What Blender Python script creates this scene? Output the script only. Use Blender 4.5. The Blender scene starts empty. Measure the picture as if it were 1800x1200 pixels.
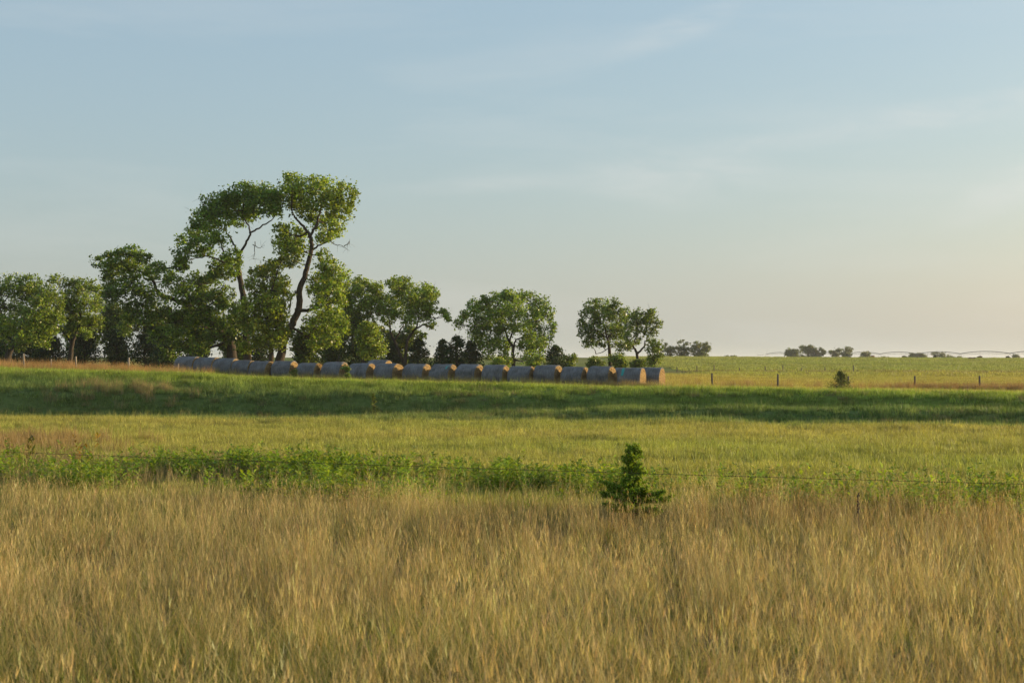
import bpy, bmesh, math, random
import numpy as np
from mathutils import Vector, Matrix
R = math.radians
sc = bpy.context.scene
C = sc.collection

# ------------------------------------------------------------------ camera
EYE = 2.2                    # eye height over the roadside
FPX = 2500.0                 # 50 mm lens on a 36 mm sensor, in pixels of a 1800 px wide frame
HORIZON = 635.0
cam_data = bpy.data.cameras.new('camera')
cam = bpy.data.objects.new('camera', cam_data)
C.objects.link(cam)
cam_data.lens = 50.0
cam_data.sensor_width = 36.0
cam_data.clip_start = 0.1
cam_data.clip_end = 20000.0
cam.location = (0, 0, EYE)
cam.rotation_euler = (R(90) + math.atan((HORIZON - 600) / FPX), 0, 0)
cam_data.dof.use_dof = True
cam_data.dof.focus_distance = 115.0
cam_data.dof.aperture_fstop = 4.5
sc.camera = cam

# ------------------------------------------------------------------ sky and sun
SUN_EL, SUN_AZ = 8.5, 70.0          # azimuth from +Y towards +X
CLEAR, VEIL_COLOUR, DUST_COLOUR, CIRRUS_COLOUR = 0.68, (1.27, 1.74, 2.28), (1.45, 1.24, 0.42), (4.7, 4.7, 4.5, 1)
world = bpy.data.worlds.new('World')
sc.world = world
world.use_nodes = True
wn, wl = world.node_tree.nodes, world.node_tree.links
sky = wn.new('ShaderNodeTexSky')
sky.sky_type = 'NISHITA'
sky.sun_disc = False
sky.sun_elevation = R(SUN_EL)
sky.sun_rotation = R(SUN_AZ)
sky.altitude = 300
sky.air_density = 1.4
sky.dust_density = 3.0
sky.ozone_density = 2.0
tc = wn.new('ShaderNodeTexCoord')


def wnode(kind, **inp):
    nd = wn.new(kind)
    for k_, v_ in inp.items():
        nd.inputs[k_.replace('_', ' ')].default_value = v_
    return nd


def wmath(op, a, b=None):
    nd = wn.new('ShaderNodeMath')
    nd.operation = op
    nd.use_clamp = True
    for k_, v_ in enumerate((a, b)):
        if v_ is None:
            continue
        if isinstance(v_, (int, float)):
            nd.inputs[k_].default_value = v_
        else:
            wl.new(v_, nd.inputs[k_])
    return nd.outputs[0]


def wmix(fac, a, b):
    nd = wn.new('ShaderNodeMix')
    nd.data_type = 'RGBA'
    for sock, v_ in ((0, fac), (6, a), (7, b)):
        if isinstance(v_, (tuple, float)):
            nd.inputs[sock].default_value = v_
        else:
            wl.new(v_, nd.inputs[sock])
    return nd.outputs[2]


# a thin even veil of high cloud under the clear sky, and a few cirrus streaks and wisps in it
sep = wn.new('ShaderNodeSeparateXYZ')
wl.new(tc.outputs['Generated'], sep.inputs[0])
up_ = wn.new('ShaderNodeMath')
up_.operation = 'MAXIMUM'
up_.inputs[1].default_value = 0.0
wl.new(sep.outputs['Z'], up_.inputs[0])
ex = wn.new('ShaderNodeMath')
ex.operation = 'MULTIPLY'
ex.inputs[1].default_value = -1.0 / 0.05
wl.new(up_.outputs[0], ex.inputs[0])
ex2 = wn.new('ShaderNodeMath')
ex2.operation = 'EXPONENT'
wl.new(ex.outputs[0], ex2.inputs[0])


def wvec(op, a, b, c=None):
    nd = wn.new('ShaderNodeVectorMath')
    nd.operation = op
    for k_, v_ in enumerate((a, b, c)):
        if v_ is None:
            continue
        if isinstance(v_, tuple):
            nd.inputs[k_].default_value = v_
        else:
            wl.new(v_, nd.inputs[k_])
    return nd.outputs[0]


dusty = wvec('MULTIPLY_ADD', sky.outputs[0], (CLEAR,) * 3, VEIL_COLOUR)          # clear sky behind an even veil
veiled = wvec('MULTIPLY_ADD', ex2.outputs[0], DUST_COLOUR, dusty)                  # and the dusty air low over the horizon
mp = wnode('ShaderNodeMapping', Scale=(2.2, 2.2, 17.0), Rotation=(0, R(-4), 0), Location=(0.35, 0.0, 0.5))
nz = wnode('ShaderNodeTexNoise', Scale=1.3, Detail=7.0, Roughness=0.55, Distortion=0.3)
rmp = wnode('ShaderNodeMapRange', From_Min=0.46, From_Max=0.78, To_Min=0.0, To_Max=0.22)
wl.new(tc.outputs['Generated'], mp.inputs['Vector'])
wl.new(mp.outputs[0], nz.inputs['Vector'])
wl.new(nz.outputs['Fac'], rmp.inputs['Value'])
cloud = rmp.outputs[0]
mp2 = wnode('ShaderNodeMapping', Scale=(9.0, 9.0, 34.0), Rotation=(0, R(-12), 0))
nz2 = wnode('ShaderNodeTexNoise', Scale=1.6, Detail=8.0, Roughness=0.6, Distortion=0.6)
wl.new(tc.outputs['Generated'], mp2.inputs['Vector'])
wl.new(mp2.outputs[0], nz2.inputs['Vector'])
for (cx, cz, rx, rz, tilt, amt) in ((0.112, 0.226, 0.050, 0.0105, -20, 0.32), (0.118, 0.131, 0.075, 0.026, -6, 0.32), (-0.01, 0.124, 0.10, 0.007, -4, 0.18),
                                    (0.27, 0.162, 0.11, 0.010, -8, 0.35), (0.33, 0.115, 0.05, 0.014, -30, 0.4)):
    m1 = wn.new('ShaderNodeVectorMath')
    m1.operation = 'SUBTRACT'
    m1.inputs[1].default_value = (cx, 0.97, cz)
    m2 = wnode('ShaderNodeMapping', Rotation=(0, R(-tilt), 0))
    m3 = wn.new('ShaderNodeVectorMath')
    m3.operation = 'MULTIPLY'
    m3.inputs[1].default_value = (1 / rx, 1.0, 1 / rz)
    m4 = wn.new('ShaderNodeVectorMath')
    m4.operation = 'LENGTH'
    wl.new(tc.outputs['Generated'], m1.inputs[0])
    wl.new(m1.outputs[0], m2.inputs['Vector'])
    wl.new(m2.outputs[0], m3.inputs[0])
    wl.new(m3.outputs[0], m4.inputs[0])
    fall = wnode('ShaderNodeMapRange', From_Min=0.0, From_Max=1.5, To_Min=amt, To_Max=0.0)
    fall.interpolation_type = 'SMOOTHERSTEP'
    wl.new(m4.outputs['Value'], fall.inputs['Value'])
    tex = wnode('ShaderNodeMapRange', From_Min=0.3, From_Max=0.72, To_Min=0.0, To_Max=1.0)
    wl.new(nz2.outputs['Fac'], tex.inputs['Value'])
    cloud = wmath('ADD', cloud, wmath('MULTIPLY', fall.outputs[0], tex.outputs[0]))
full = wmix(cloud, veiled, CIRRUS_COLOUR)
bg = wn['Background']
bg.inputs[1].default_value = 0.110
wl.new(full, bg.inputs[0])

sun_data = bpy.data.lights.new('sun', 'SUN')
sun_data.energy = 5.0
sun_data.angle = R(0.6)
sun_data.color = (1.0, 0.76, 0.44)
sun = bpy.data.objects.new('sun', sun_data)
C.objects.link(sun)
a_ = R(SUN_AZ)
SUN_DIR = Vector((math.sin(a_) * math.cos(R(SUN_EL)), math.cos(a_) * math.cos(R(SUN_EL)), math.sin(R(SUN_EL))))
sun.rotation_euler = SUN_DIR.to_track_quat('Z', 'Y').to_euler()
sun.location = SUN_DIR * 300

vs = sc.view_settings
vs.view_transform = 'Standard'
vs.look = 'None'
vs.gamma = 1.0
vs.use_curve_mapping = False
vs.exposure = 0.60
sc.render.engine = 'CYCLES'
sc.cycles.max_bounces = 5
sc.cycles.diffuse_bounces = 2
sc.cycles.glossy_bounces = 2
sc.cycles.transmission_bounces = 4
sc.cycles.transparent_max_bounces = 4
sc.cycles.volume_bounces = 0
sc.cycles.use_denoising = True
sc.cycles.use_adaptive_sampling = True
sc.cycles.adaptive_threshold = 0.02

# ------------------------------------------------------------------ helpers
rng = np.random.default_rng(7)


def smooth(a, b, x):
    t = np.clip((np.asarray(x, float) - a) / (b - a), 0, 1)
    return t * t * (3 - 2 * t)


def _hash(ix, iy, seed):
    h = (ix.astype(np.int64) * 374761393 + iy.astype(np.int64) * 668265263 + seed * 982451653) & 0x7fffffff
    h = ((h ^ (h >> 13)) * 1274126177) & 0x7fffffff
    return ((h ^ (h >> 16)) & 0xffff) / 65535.0


def vnoise(x, y, seed=0):
    x = np.asarray(x, float)
    y = np.asarray(y, float)
    ix, iy = np.floor(x), np.floor(y)
    fx, fy = x - ix, y - iy
    fx, fy = fx * fx * (3 - 2 * fx), fy * fy * (3 - 2 * fy)
    a, b = _hash(ix, iy, seed), _hash(ix + 1, iy, seed)
    c, d = _hash(ix, iy + 1, seed), _hash(ix + 1, iy + 1, seed)
    return (a * (1 - fx) + b * fx) * (1 - fy) + (c * (1 - fx) + d * fx) * fy


def fbm(x, y, seed=0, octv=3):
    s, w, t = 0.0, 1.0, 0.0
    for k in range(octv):
        s = s + w * vnoise(np.asarray(x) * 2 ** k, np.asarray(y) * 2 ** k, seed + k * 17)
        t += w
        w *= 0.5
    return s / t


# the lie of the land (metres): roadside verge, ditch field, earth bank, pasture, far rise
def bank_y(x):
    return 85.0 - 0.2 * np.clip(x, -70, 70) + 0.9 * np.sin(np.asarray(x) * 0.11 + 1.0)


def bank_parts(x):
    zc = np.interp(x, [-70, -33, -14, 0, 18, 29, 60], [2.1, 1.62, 0.88, 0.58, 0.34, 0.16, 0.0])
    w = np.interp(x, [-33, -12, 0, 13, 29], [8.0, 4.6, 3.2, 1.4, 1.8])
    return zc, w


def ground_z(x, y):
    x = np.asarray(x, float)
    y = np.asarray(y, float)
    n1 = fbm(x * 0.05, y * 0.05, 3) - 0.5
    n2 = fbm(x * 0.35, y * 0.35, 9) - 0.5
    # verge falling to the ditch field
    verge = -1.1 * smooth(4, 27, y)
    yc = bank_y(x)
    zc, w = bank_parts(x)
    s = yc - y
    right = smooth(-12, 8, x)
    step = -1.1 + 0.55 * right                      # a low terrace at the foot of the bank, right half
    z1 = zc - 0.14 * w
    L = np.maximum((z1 - step) / 0.66, 1.0)
    t = np.clip((s - w) / L, 0, 1)
    tt = 0.35 * t + 0.65 * t * t * (3 - 2 * t)
    face = np.where(s < w, zc - 0.14 * np.clip(s, 0, None) ** 1.15 / np.maximum(w, .1) ** 0.15, z1 - (z1 - step) * tt)
    # second little bank
    e0 = w + L + 3.2 + 1.6 * (fbm(x * 0.12, y * 0 + 2.0, 5) - 0.5)
    low = step - (step + 1.1) * smooth(0, 1, (s - e0) / (1.0 + 1.5 * fbm(x * 0.09, y * 0 + 7.0, 6)))
    face = np.where(s > w + L, low, face)
    front = np.where(s > w + L, np.minimum(face, 10) + (verge + 1.1), face)
    # behind the bank
    back0 = np.interp(x, [-60, -45, -29, -12.7, 9.4, 20, 46, 90], [1.8, 1.38, 0.82, 0.32, -0.06, -0.5, -0.8, -0.9])
    rise = np.interp(x, [-200, 60, 120, 220], [3.7, 3.7, 3.35, 2.95])
    back = back0 + (rise - back0) * smooth(150, 575, y) ** 0.9
    beyond = 2.3 + 1.7 * smooth(700, 1150, y) - 45 * smooth(1500, 6000, y)
    back = np.where(y > 575, rise + (beyond - rise) * smooth(575, 690, y), back)
    b = smooth(0, 10, -s)
    backz = zc * (1 - b) + back * b
    z = np.where(s > 0, front, backz)
    amp = 0.27 * smooth(20, 60, y) * (1 - 0.75 * smooth(95, 105, y)) * (1 - smooth(1500, 3000, y))
    return z + n1 * amp * 1.2 + n2 * amp * 0.35


def gz(x, y):
    return float(ground_z(np.array([x]), np.array([y]))[0])


def at(px, py, d):
    """the point a photograph pixel shows when it lies d metres away"""
    return Vector(((px - 900) / FPX * d, d, EYE - (py - HORIZON) / FPX * d))


def new_mesh(name, V, F, mats=(), col=None, smooth_shade=False, mat_idx=None):
    V = np.asarray(V, np.float32)
    me = bpy.data.meshes.new(name)
    if isinstance(F, np.ndarray):
        k = F.shape[1]
        loops = F.astype(np.int32).ravel()
        starts = np.arange(0, len(loops), k, dtype=np.int32)
        tot = None
    else:
        loops = np.array([i for f in F for i in f], np.int32)
        lens = np.array([len(f) for f in F], np.int32)
        starts = np.concatenate([[0], np.cumsum(lens)[:-1]]).astype(np.int32)
    me.vertices.add(len(V))
    me.vertices.foreach_set('co', V.ravel())
    me.loops.add(len(loops))
    me.loops.foreach_set('vertex_index', loops)
    me.polygons.add(len(starts))
    me.polygons.foreach_set('loop_start', starts)
    if smooth_shade:
        me.polygons.foreach_set('use_smooth', np.ones(len(starts), bool))
    if mat_idx is not None:
        me.polygons.foreach_set('material_index', np.asarray(mat_idx, np.int32))
    for m in mats:
        me.materials.append(m)
    if col is not None:
        at_ = me.color_attributes.new('col', 'FLOAT_COLOR', 'POINT')
        c = np.ones((len(V), 4), np.float32)
        c[:, :3] = col
        at_.data.foreach_set('color', c.ravel())
    me.update(calc_edges=True)
    return me


def link(name, me, parent=None, loc=None, rot=None):
    o = bpy.data.objects.new(name, me)
    C.objects.link(o)
    if parent is not None:
        o.parent = parent
    if loc is not None:
        o.location = loc
    if rot is not None:
        o.rotation_euler = rot
    return o


def tag(o, label=None, cat=None, group=None, kind=None):
    for k, v in (('label', label), ('category', cat), ('group', group), ('kind', kind)):
        if v:
            o[k] = v
    return o


def empty(name, loc, rz=0.0):
    o = bpy.data.objects.new(name, None)
    C.objects.link(o)
    o.location = loc
    o.rotation_euler = (0, 0, rz)
    o.empty_display_size = 0.3
    return o


# ------------------------------------------------------------------ materials
def new_mat(name):
    m = bpy.data.materials.new(name)
    m.use_nodes = True
    nt = m.node_tree
    return m, nt.nodes, nt.links, nt.nodes['Principled BSDF']


def plant_mat(name, trans=0.35, rough=0.6, spec=0.25, gain=(1, 1, 1), instanced=False, tgain=(1.15, 1.1, 0.55)):
    m, n, l, p = new_mat(name)
    a = n.new('ShaderNodeAttribute')
    a.attribute_name = 'col'
    colsock = a.outputs['Color']
    if instanced:
        b = n.new('ShaderNodeAttribute')
        b.attribute_type = 'INSTANCER'
        b.attribute_name = 'tint'
        mul = n.new('ShaderNodeVectorMath')
        mul.operation = 'MULTIPLY'
        l.new(colsock, mul.inputs[0])
        l.new(b.outputs['Vector'], mul.inputs[1])
        colsock = mul.outputs[0]
    g = n.new('ShaderNodeVectorMath')
    g.operation = 'MULTIPLY'
    g.inputs[1].default_value = gain
    l.new(colsock, g.inputs[0])
    l.new(g.outputs[0], p.inputs['Base Color'])
    p.inputs['Roughness'].default_value = rough
    p.inputs['Specular IOR Level'].default_value = spec
    t = n.new('ShaderNodeBsdfTranslucent')
    g2 = n.new('ShaderNodeVectorMath')
    g2.operation = 'MULTIPLY'
    g2.inputs[1].default_value = tgain
    l.new(g.outputs[0], g2.inputs[0])
    l.new(g2.outputs[0], t.inputs['Color'])
    mx = n.new('ShaderNodeMixShader')
    mx.inputs[0].default_value = trans
    l.new(p.outputs[0], mx.inputs[1])
    l.new(t.outputs[0], mx.inputs[2])
    l.new(mx.outputs[0], n['Material Output'].inputs['Surface'])
    return m


def noise_mat(name, c1, c2, scale=(1, 1, 1), nscale=5.0, detail=6, rough=0.9, bump=0.0, bscale=None, spec=0.2, coord='Object', dist=0.02):
    m, n, l, p = new_mat(name)
    t = n.new('ShaderNodeTexCoord')
    mpn = n.new('ShaderNodeMapping')
    mpn.inputs['Scale'].default_value = scale
    nzn = n.new('ShaderNodeTexNoise')
    nzn.inputs['Scale'].default_value = nscale
    nzn.inputs['Detail'].default_value = detail
    nzn.inputs['Roughness'].default_value = 0.65
    r = n.new('ShaderNodeValToRGB')
    r.color_ramp.elements[0].position = 0.3
    r.color_ramp.elements[0].color = (*c1, 1)
    r.color_ramp.elements[1].position = 0.7
    r.color_ramp.elements[1].color = (*c2, 1)
    l.new(t.outputs[coord], mpn.inputs[0])
    l.new(mpn.outputs[0], nzn.inputs['Vector'])
    l.new(nzn.outputs['Fac'], r.inputs[0])
    l.new(r.outputs[0], p.inputs['Base Color'])
    p.inputs['Roughness'].default_value = rough
    p.inputs['Specular IOR Level'].default_value = spec
    if bump:
        b = n.new('ShaderNodeBump')
        b.inputs['Strength'].default_value = bump
        b.inputs['Distance'].default_value = dist
        l.new(nzn.outputs['Fac'], b.inputs['Height'])
        l.new(b.outputs[0], p.inputs['Normal'])
    return m


M_GRASS = plant_mat('grass_blades', 0.33, 0.55, 0.25, instanced=True)
M_FORB = plant_mat('forb_leaves', 0.45, 0.5, 0.3, gain=(1.3, 1.25, 1.0), instanced=True)
M_LEAF = plant_mat('cottonwood_leaves', 0.45, 0.42, 0.4, gain=(2.15, 1.8, 1.25))
M_NEEDLE = plant_mat('juniper_needles', 0.25, 0.6, 0.2, gain=(1.25, 1.2, 1.0))
M_SAPLING = plant_mat('sapling_needles', 0.45, 0.55, 0.25, gain=(2.5, 2.15, 1.25))
M_PALE = noise_mat('sunlit_post_wood', (0.20, 0.16, 0.11), (0.42, 0.35, 0.26), (14, 14, 1.5), 4.0, 8, 0.9, 0.5)  # lighter copy of the post wood, sunlight put into its colour
M_BARK = noise_mat('cottonwood_bark', (0.03, 0.024, 0.018), (0.095, 0.075, 0.056), (6, 6, 1.2), 3.0, 8, 0.95, 0.8, dist=0.06)
M_TWIG = noise_mat('dead_twig_bark', (0.09, 0.07, 0.05), (0.2, 0.17, 0.13), (6, 6, 2), 4.0)
M_POST = noise_mat('weathered_post_wood', (0.06, 0.05, 0.042), (0.17, 0.14, 0.11), (14, 14, 1.5), 4.0, 8, 0.9, 0.5)
M_STEEL = noise_mat('galvanised_steel', (0.07, 0.072, 0.075), (0.12, 0.122, 0.125), (1, 1, 1), 3.0, 4, 0.55, spec=0.5)
M_RUST = noise_mat('rusty_wire', (0.035, 0.022, 0.016), (0.09, 0.06, 0.045), (30, 30, 30), 3.0, 4, 0.8)
M_TYRE = noise_mat('tractor_tyre_rubber', (0.015, 0.015, 0.015), (0.04, 0.04, 0.04), (2, 2, 2), 3.0)


def ground_mat():
    m, n, l, p = new_mat('ground_cover')
    a = n.new('ShaderNodeAttribute')
    a.attribute_name = 'col'
    t = n.new('ShaderNodeTexCoord')
    n1 = n.new('ShaderNodeTexNoise')
    n1.inputs['Scale'].default_value = 3.0
    n1.inputs['Detail'].default_value = 8
    n1.inputs['Roughness'].default_value = 0.7
    l.new(t.outputs['Object'], n1.inputs['Vector'])
    mr = n.new('ShaderNodeMapRange')
    mr.inputs['From Min'].default_value = 0.25
    mr.inputs['From Max'].default_value = 0.75
    mr.inputs['To Min'].default_value = 0.65
    mr.inputs['To Max'].default_value = 1.3
    l.new(n1.outputs['Fac'], mr.inputs['Value'])
    mul = n.new('ShaderNodeVectorMath')
    mul.operation = 'SCALE'
    l.new(a.outputs['Color'], mul.inputs[0])
    l.new(mr.outputs[0], mul.inputs['Scale'])
    l.new(mul.outputs[0], p.inputs['Base Color'])
    p.inputs['Roughness'].default_value = 1.0
    p.inputs['Specular IOR Level'].default_value = 0.05
    b = n.new('ShaderNodeBump')
    b.inputs['Strength'].default_value = 0.8
    b.inputs['Distance'].default_value = 0.12
    l.new(n1.outputs['Fac'], b.inputs['Height'])
    l.new(b.outputs[0], p.inputs['Normal'])
    return m


# colours of the plant cover over the land, shared by the ground sheet and the grass on it
def cover_colour(x, y):
    x = np.asarray(x, float)
    y = np.asarray(y, float)
    n = fbm(x * 0.06, y * 0.18, 21)[:, None]
    n_f = fbm(x * 0.02, y * 0.012, 31)[:, None]
    thatch = np.array([0.135, 0.105, 0.05])
    field = np.array([0.155, 0.185, 0.036]) * (1 - n) + np.array([0.255, 0.215, 0.066]) * n
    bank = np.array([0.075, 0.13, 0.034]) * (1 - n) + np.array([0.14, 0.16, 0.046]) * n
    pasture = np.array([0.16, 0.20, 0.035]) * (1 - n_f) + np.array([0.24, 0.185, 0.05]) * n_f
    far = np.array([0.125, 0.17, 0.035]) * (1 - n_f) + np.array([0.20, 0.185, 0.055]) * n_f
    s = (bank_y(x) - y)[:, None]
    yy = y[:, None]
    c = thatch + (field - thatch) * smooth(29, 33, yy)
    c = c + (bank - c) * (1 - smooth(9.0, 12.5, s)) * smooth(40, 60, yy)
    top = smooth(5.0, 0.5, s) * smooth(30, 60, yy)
    lit_topc = np.array([0.16, 0.205, 0.03])  # crest grass painted lighter and yellower, its sunlit look put into the colour
    c = c + (lit_topc - c) * top * 0.75
    c = c + (pasture - c) * smooth(0, -12, s)
    c = c + (far - c) * smooth(220, 300, yy)
    # an olive tint and a drier strip along the far field boundary
    strip = np.exp(-((yy - 262 - 6 * (n_f - 0.5)) / 5.0) ** 2)
    c = c + (np.array([0.12, 0.085, 0.045]) - c) * strip * 0.7
    for yb, wb, k in ((340, 10, .35), (415, 8, .5), (480, 14, .3)):
        sb = np.exp(-((yy - yb - 20 * (fbm(x * 0.006, y * 0 + yb, 5)[:, None] - .5)) / wb) ** 2)
        c = c + (np.array([0.075, 0.11, 0.035]) - c) * sb * k
    return c


# ------------------------------------------------------------------ ground sheet
def axis(parts):
    out = []
    for a, b, st in parts:
        out.append(np.arange(a, b, st))
    return np.concatenate(out)


gx = axis([(-6000, -1500, 750), (-1500, -400, 110), (-400, -120, 20), (-120, -60, 4), (-60, 60, 0.6), (60, 120, 4), (120, 400, 14), (400, 1500, 110), (1500, 6001, 750)])
gy = axis([(-3000, -400, 400), (-400, -40, 30), (-40, 0, 3), (0, 60, 0.7), (60, 108, 0.35), (108, 170, 1.5), (170, 720, 7), (720, 1600, 40), (1600, 7001, 300)])
GX, GY = np.meshgrid(gx, gy)
fx_, fy_ = GX.ravel(), GY.ravel()
GV = np.stack([fx_, fy_, ground_z(fx_, fy_)], 1)
nx_, ny_ = len(gx), len(gy)
ii = (np.arange(ny_ - 1)[:, None] * nx_ + np.arange(nx_ - 1)[None, :]).ravel()
GF = np.stack([ii, ii + 1, ii + 1 + nx_, ii + nx_], 1)
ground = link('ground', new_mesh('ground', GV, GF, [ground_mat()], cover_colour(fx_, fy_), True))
tag(ground, 'grassy farmland rolling from the dry verge to the far rise', None, kind='structure')


# ------------------------------------------------------------------ grass
def ribbons(base, az, lean, h, w, bend, face, c0, c1, S=3, tipw=0.12):
    """n blades: base (n,2 or 3), lean direction az, initial lean, height, width, bend; returns V, F, col"""
    n = len(h)
    if base.shape[1] == 2:
        base = np.concatenate([base, np.zeros((n, 1))], 1)
    t = np.linspace(0, 1, S + 1)
    d = np.stack([np.cos(az), np.sin(az)], 1)
    V = np.zeros((n, S + 1, 2, 3))
    Cc = np.zeros((n, S + 1, 2, 3))
    f = np.stack([np.cos(face), np.sin(face)], 1)
    for k, tk in enumerate(t):
        out = (lean * tk + bend * tk * tk)
        up = tk * np.sqrt(np.clip(1 - (0.65 * out * tk) ** 2, 0.1, 1))
        p = base.copy()
        p[:, 0] += d[:, 0] * out * h
        p[:, 1] += d[:, 1] * out * h
        p[:, 2] += up * h
        ww = w * (1 - (1 - tipw) * tk ** 1.5) * 0.5
        for s in (0, 1):
            sg = -1 if s == 0 else 1
            V[:, k, s] = p
            V[:, k, s, 0] += sg * f[:, 0] * ww
            V[:, k, s, 1] += sg * f[:, 1] * ww
            Cc[:, k, s] = c0 + (c1 - c0) * tk
    V = V.reshape(-1, 3)
    Cc = Cc.reshape(-1, 3)
    b = np.arange(n)[:, None] * (2 * (S + 1)) + np.arange(S)[None, :] * 2
    b = b.ravel()
    F = np.stack([b, b + 1, b + 3, b + 2], 1)
    return V, F, Cc


def merge(parts):
    V, F, K, o = [], [], [], 0
    for v, f, c in parts:
        V.append(v)
        F.append(f + o)
        K.append(c)
        o += len(v)
    return np.concatenate(V), np.concatenate(F), np.concatenate(K)


def vary(c, n, g, amt=0.18, hue=0.06):
    c = np.asarray(c, float)[None, :] * (1 + g.normal(0, amt, (n, 1)))
    return np.clip(c * (1 + g.normal(0, hue, (n, 3))), 0.004, 0.9)


def blade_set(g, n, rad, h0, h1, w0, w1, lean, bend, base_c, tip_c, S=3, wind=0.15, square=False):
    if square:
        base = g.uniform(-rad, rad, (n, 2))
    else:
        a = g.uniform(0, 2 * np.pi, n)
        r = rad * np.sqrt(g.uniform(0, 1, n))
        base = np.stack([r * np.cos(a), r * np.sin(a)], 1)
    az = g.uniform(0, 2 * np.pi, n)
    h = g.uniform(h0, h1, n)
    w = g.uniform(w0, w1, n)
    ln = np.abs(g.normal(0, lean, n))
    bd = np.abs(g.normal(bend * 0.7, bend * 0.6, n))
    return ribbons(base, az, ln, h, w, bd, g.uniform(0, np.pi, n), vary(base_c, n, g), vary(tip_c, n, g), S)


DRY = np.array([0.46, 0.355, 0.17])
STRAW = np.array([0.52, 0.40, 0.21])
RUST = np.array([0.36, 0.215, 0.09])
OLIVE = np.array([0.165, 0.165, 0.04])
GREEN = np.array([0.10, 0.15, 0.028])


def source_collection(name, builders, mat):
    col = bpy.data.collections.new(name)
    for i, b in enumerate(builders):
        v, f, c = b
        me = new_mesh(name, v, f, [mat], c)
        o = bpy.data.objects.new('%s_%02d' % (name, i), me)
        col.objects.link(o)
    return col


def scatter(name, label, cat, P, rot, scl, idx, tint, col):
    """one object that plants the tufts of a collection on its points"""
    me = bpy.data.meshes.new(name)
    n = len(P)
    me.vertices.add(n)
    me.vertices.foreach_set('co', np.asarray(P, np.float32).ravel())
    for nm, ty, key, val in (('rot', 'FLOAT_VECTOR', 'vector', rot), ('scl', 'FLOAT_VECTOR', 'vector', scl), ('tint', 'FLOAT_VECTOR', 'vector', tint)):
        at_ = me.attributes.new(nm, ty, 'POINT')
        at_.data.foreach_set(key, np.asarray(val, np.float32).ravel())
    at_ = me.attributes.new('idx', 'INT', 'POINT')
    at_.data.foreach_set('value', np.asarray(idx, np.int32))
    o = link(name, me)
    tag(o, label, cat, kind='stuff')
    ng = bpy.data.node_groups.new(name, 'GeometryNodeTree')
    ng.interface.new_socket('Geometry', in_out='INPUT', socket_type='NodeSocketGeometry')
    ng.interface.new_socket('Geometry', in_out='OUTPUT', socket_type='NodeSocketGeometry')
    N, L_ = ng.nodes, ng.links
    gi, go = N.new('NodeGroupInput'), N.new('NodeGroupOutput')
    ip = N.new('GeometryNodeInstanceOnPoints')
    ci = N.new('GeometryNodeCollectionInfo')
    ci.inputs['Collection'].default_value = col
    ci.inputs['Separate Children'].default_value = True
    ci.inputs['Reset Children'].default_value = True
    ip.inputs['Pick Instance'].default_value = True

    def na(nm, ty):
        a = N.new('GeometryNodeInputNamedAttribute')
        a.data_type = ty
        a.inputs['Name'].default_value = nm
        return a.outputs[0]
    L_.new(gi.outputs[0], ip.inputs['Points'])
    L_.new(ci.outputs[0], ip.inputs['Instance'])
    L_.new(na('idx', 'INT'), ip.inputs['Instance Index'])
    e2r = N.new('FunctionNodeEulerToRotation')
    L_.new(na('rot', 'FLOAT_VECTOR'), e2r.inputs[0])
    L_.new(e2r.outputs[0], ip.inputs['Rotation'])
    L_.new(na('scl', 'FLOAT_VECTOR'), ip.inputs['Scale'])
    L_.new(ip.outputs[0], go.inputs[0])
    md = o.modifiers.new('plant', 'NODES')
    md.node_group = ng
    return o


def plant_points(g, d0, d1, density, u=0.40, xfun=None, margin=1.5, ulo=None):
    """points spread evenly over the ground in a wedge a little wider than the view"""
    lo = -u if ulo is None else ulo
    xa, xb = lo * d1 - margin, u * d1 + margin
    n = int(density * (xb - xa) * (d1 - d0))
    x = g.uniform(xa, xb, n)
    y = g.uniform(d0, d1, n)
    k = (x > lo * y - margin) & (x < u * y + margin)
    return x[k], y[k]


def finish(g, x, y, lean=0.08, s0=0.75, s1=1.25, sz=None):
    n = len(x)
    P = np.stack([x, y, ground_z(x, y) - 0.01], 1)
    rot = np.stack([g.normal(0, lean, n), g.normal(0, lean, n), g.uniform(0, 2 * np.pi, n)], 1)
    s = g.uniform(s0, s1, n)
    S = np.stack([s, s, s * (sz if sz is not None else 1.0)], 1)
    return P, rot, S


# --- tall dry grass of the verge: every blade is real, one mesh for the whole stand
FENCE_A, FENCE_B = Vector((-12.24, 34.0)), Vector((9.0, 25.0))


def fence_y(x):
    t = (np.asarray(x) - FENCE_A.x) / (FENCE_B.x - FENCE_A.x)
    return FENCE_A.y + (FENCE_B.y - FENCE_A.y) * t


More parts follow.
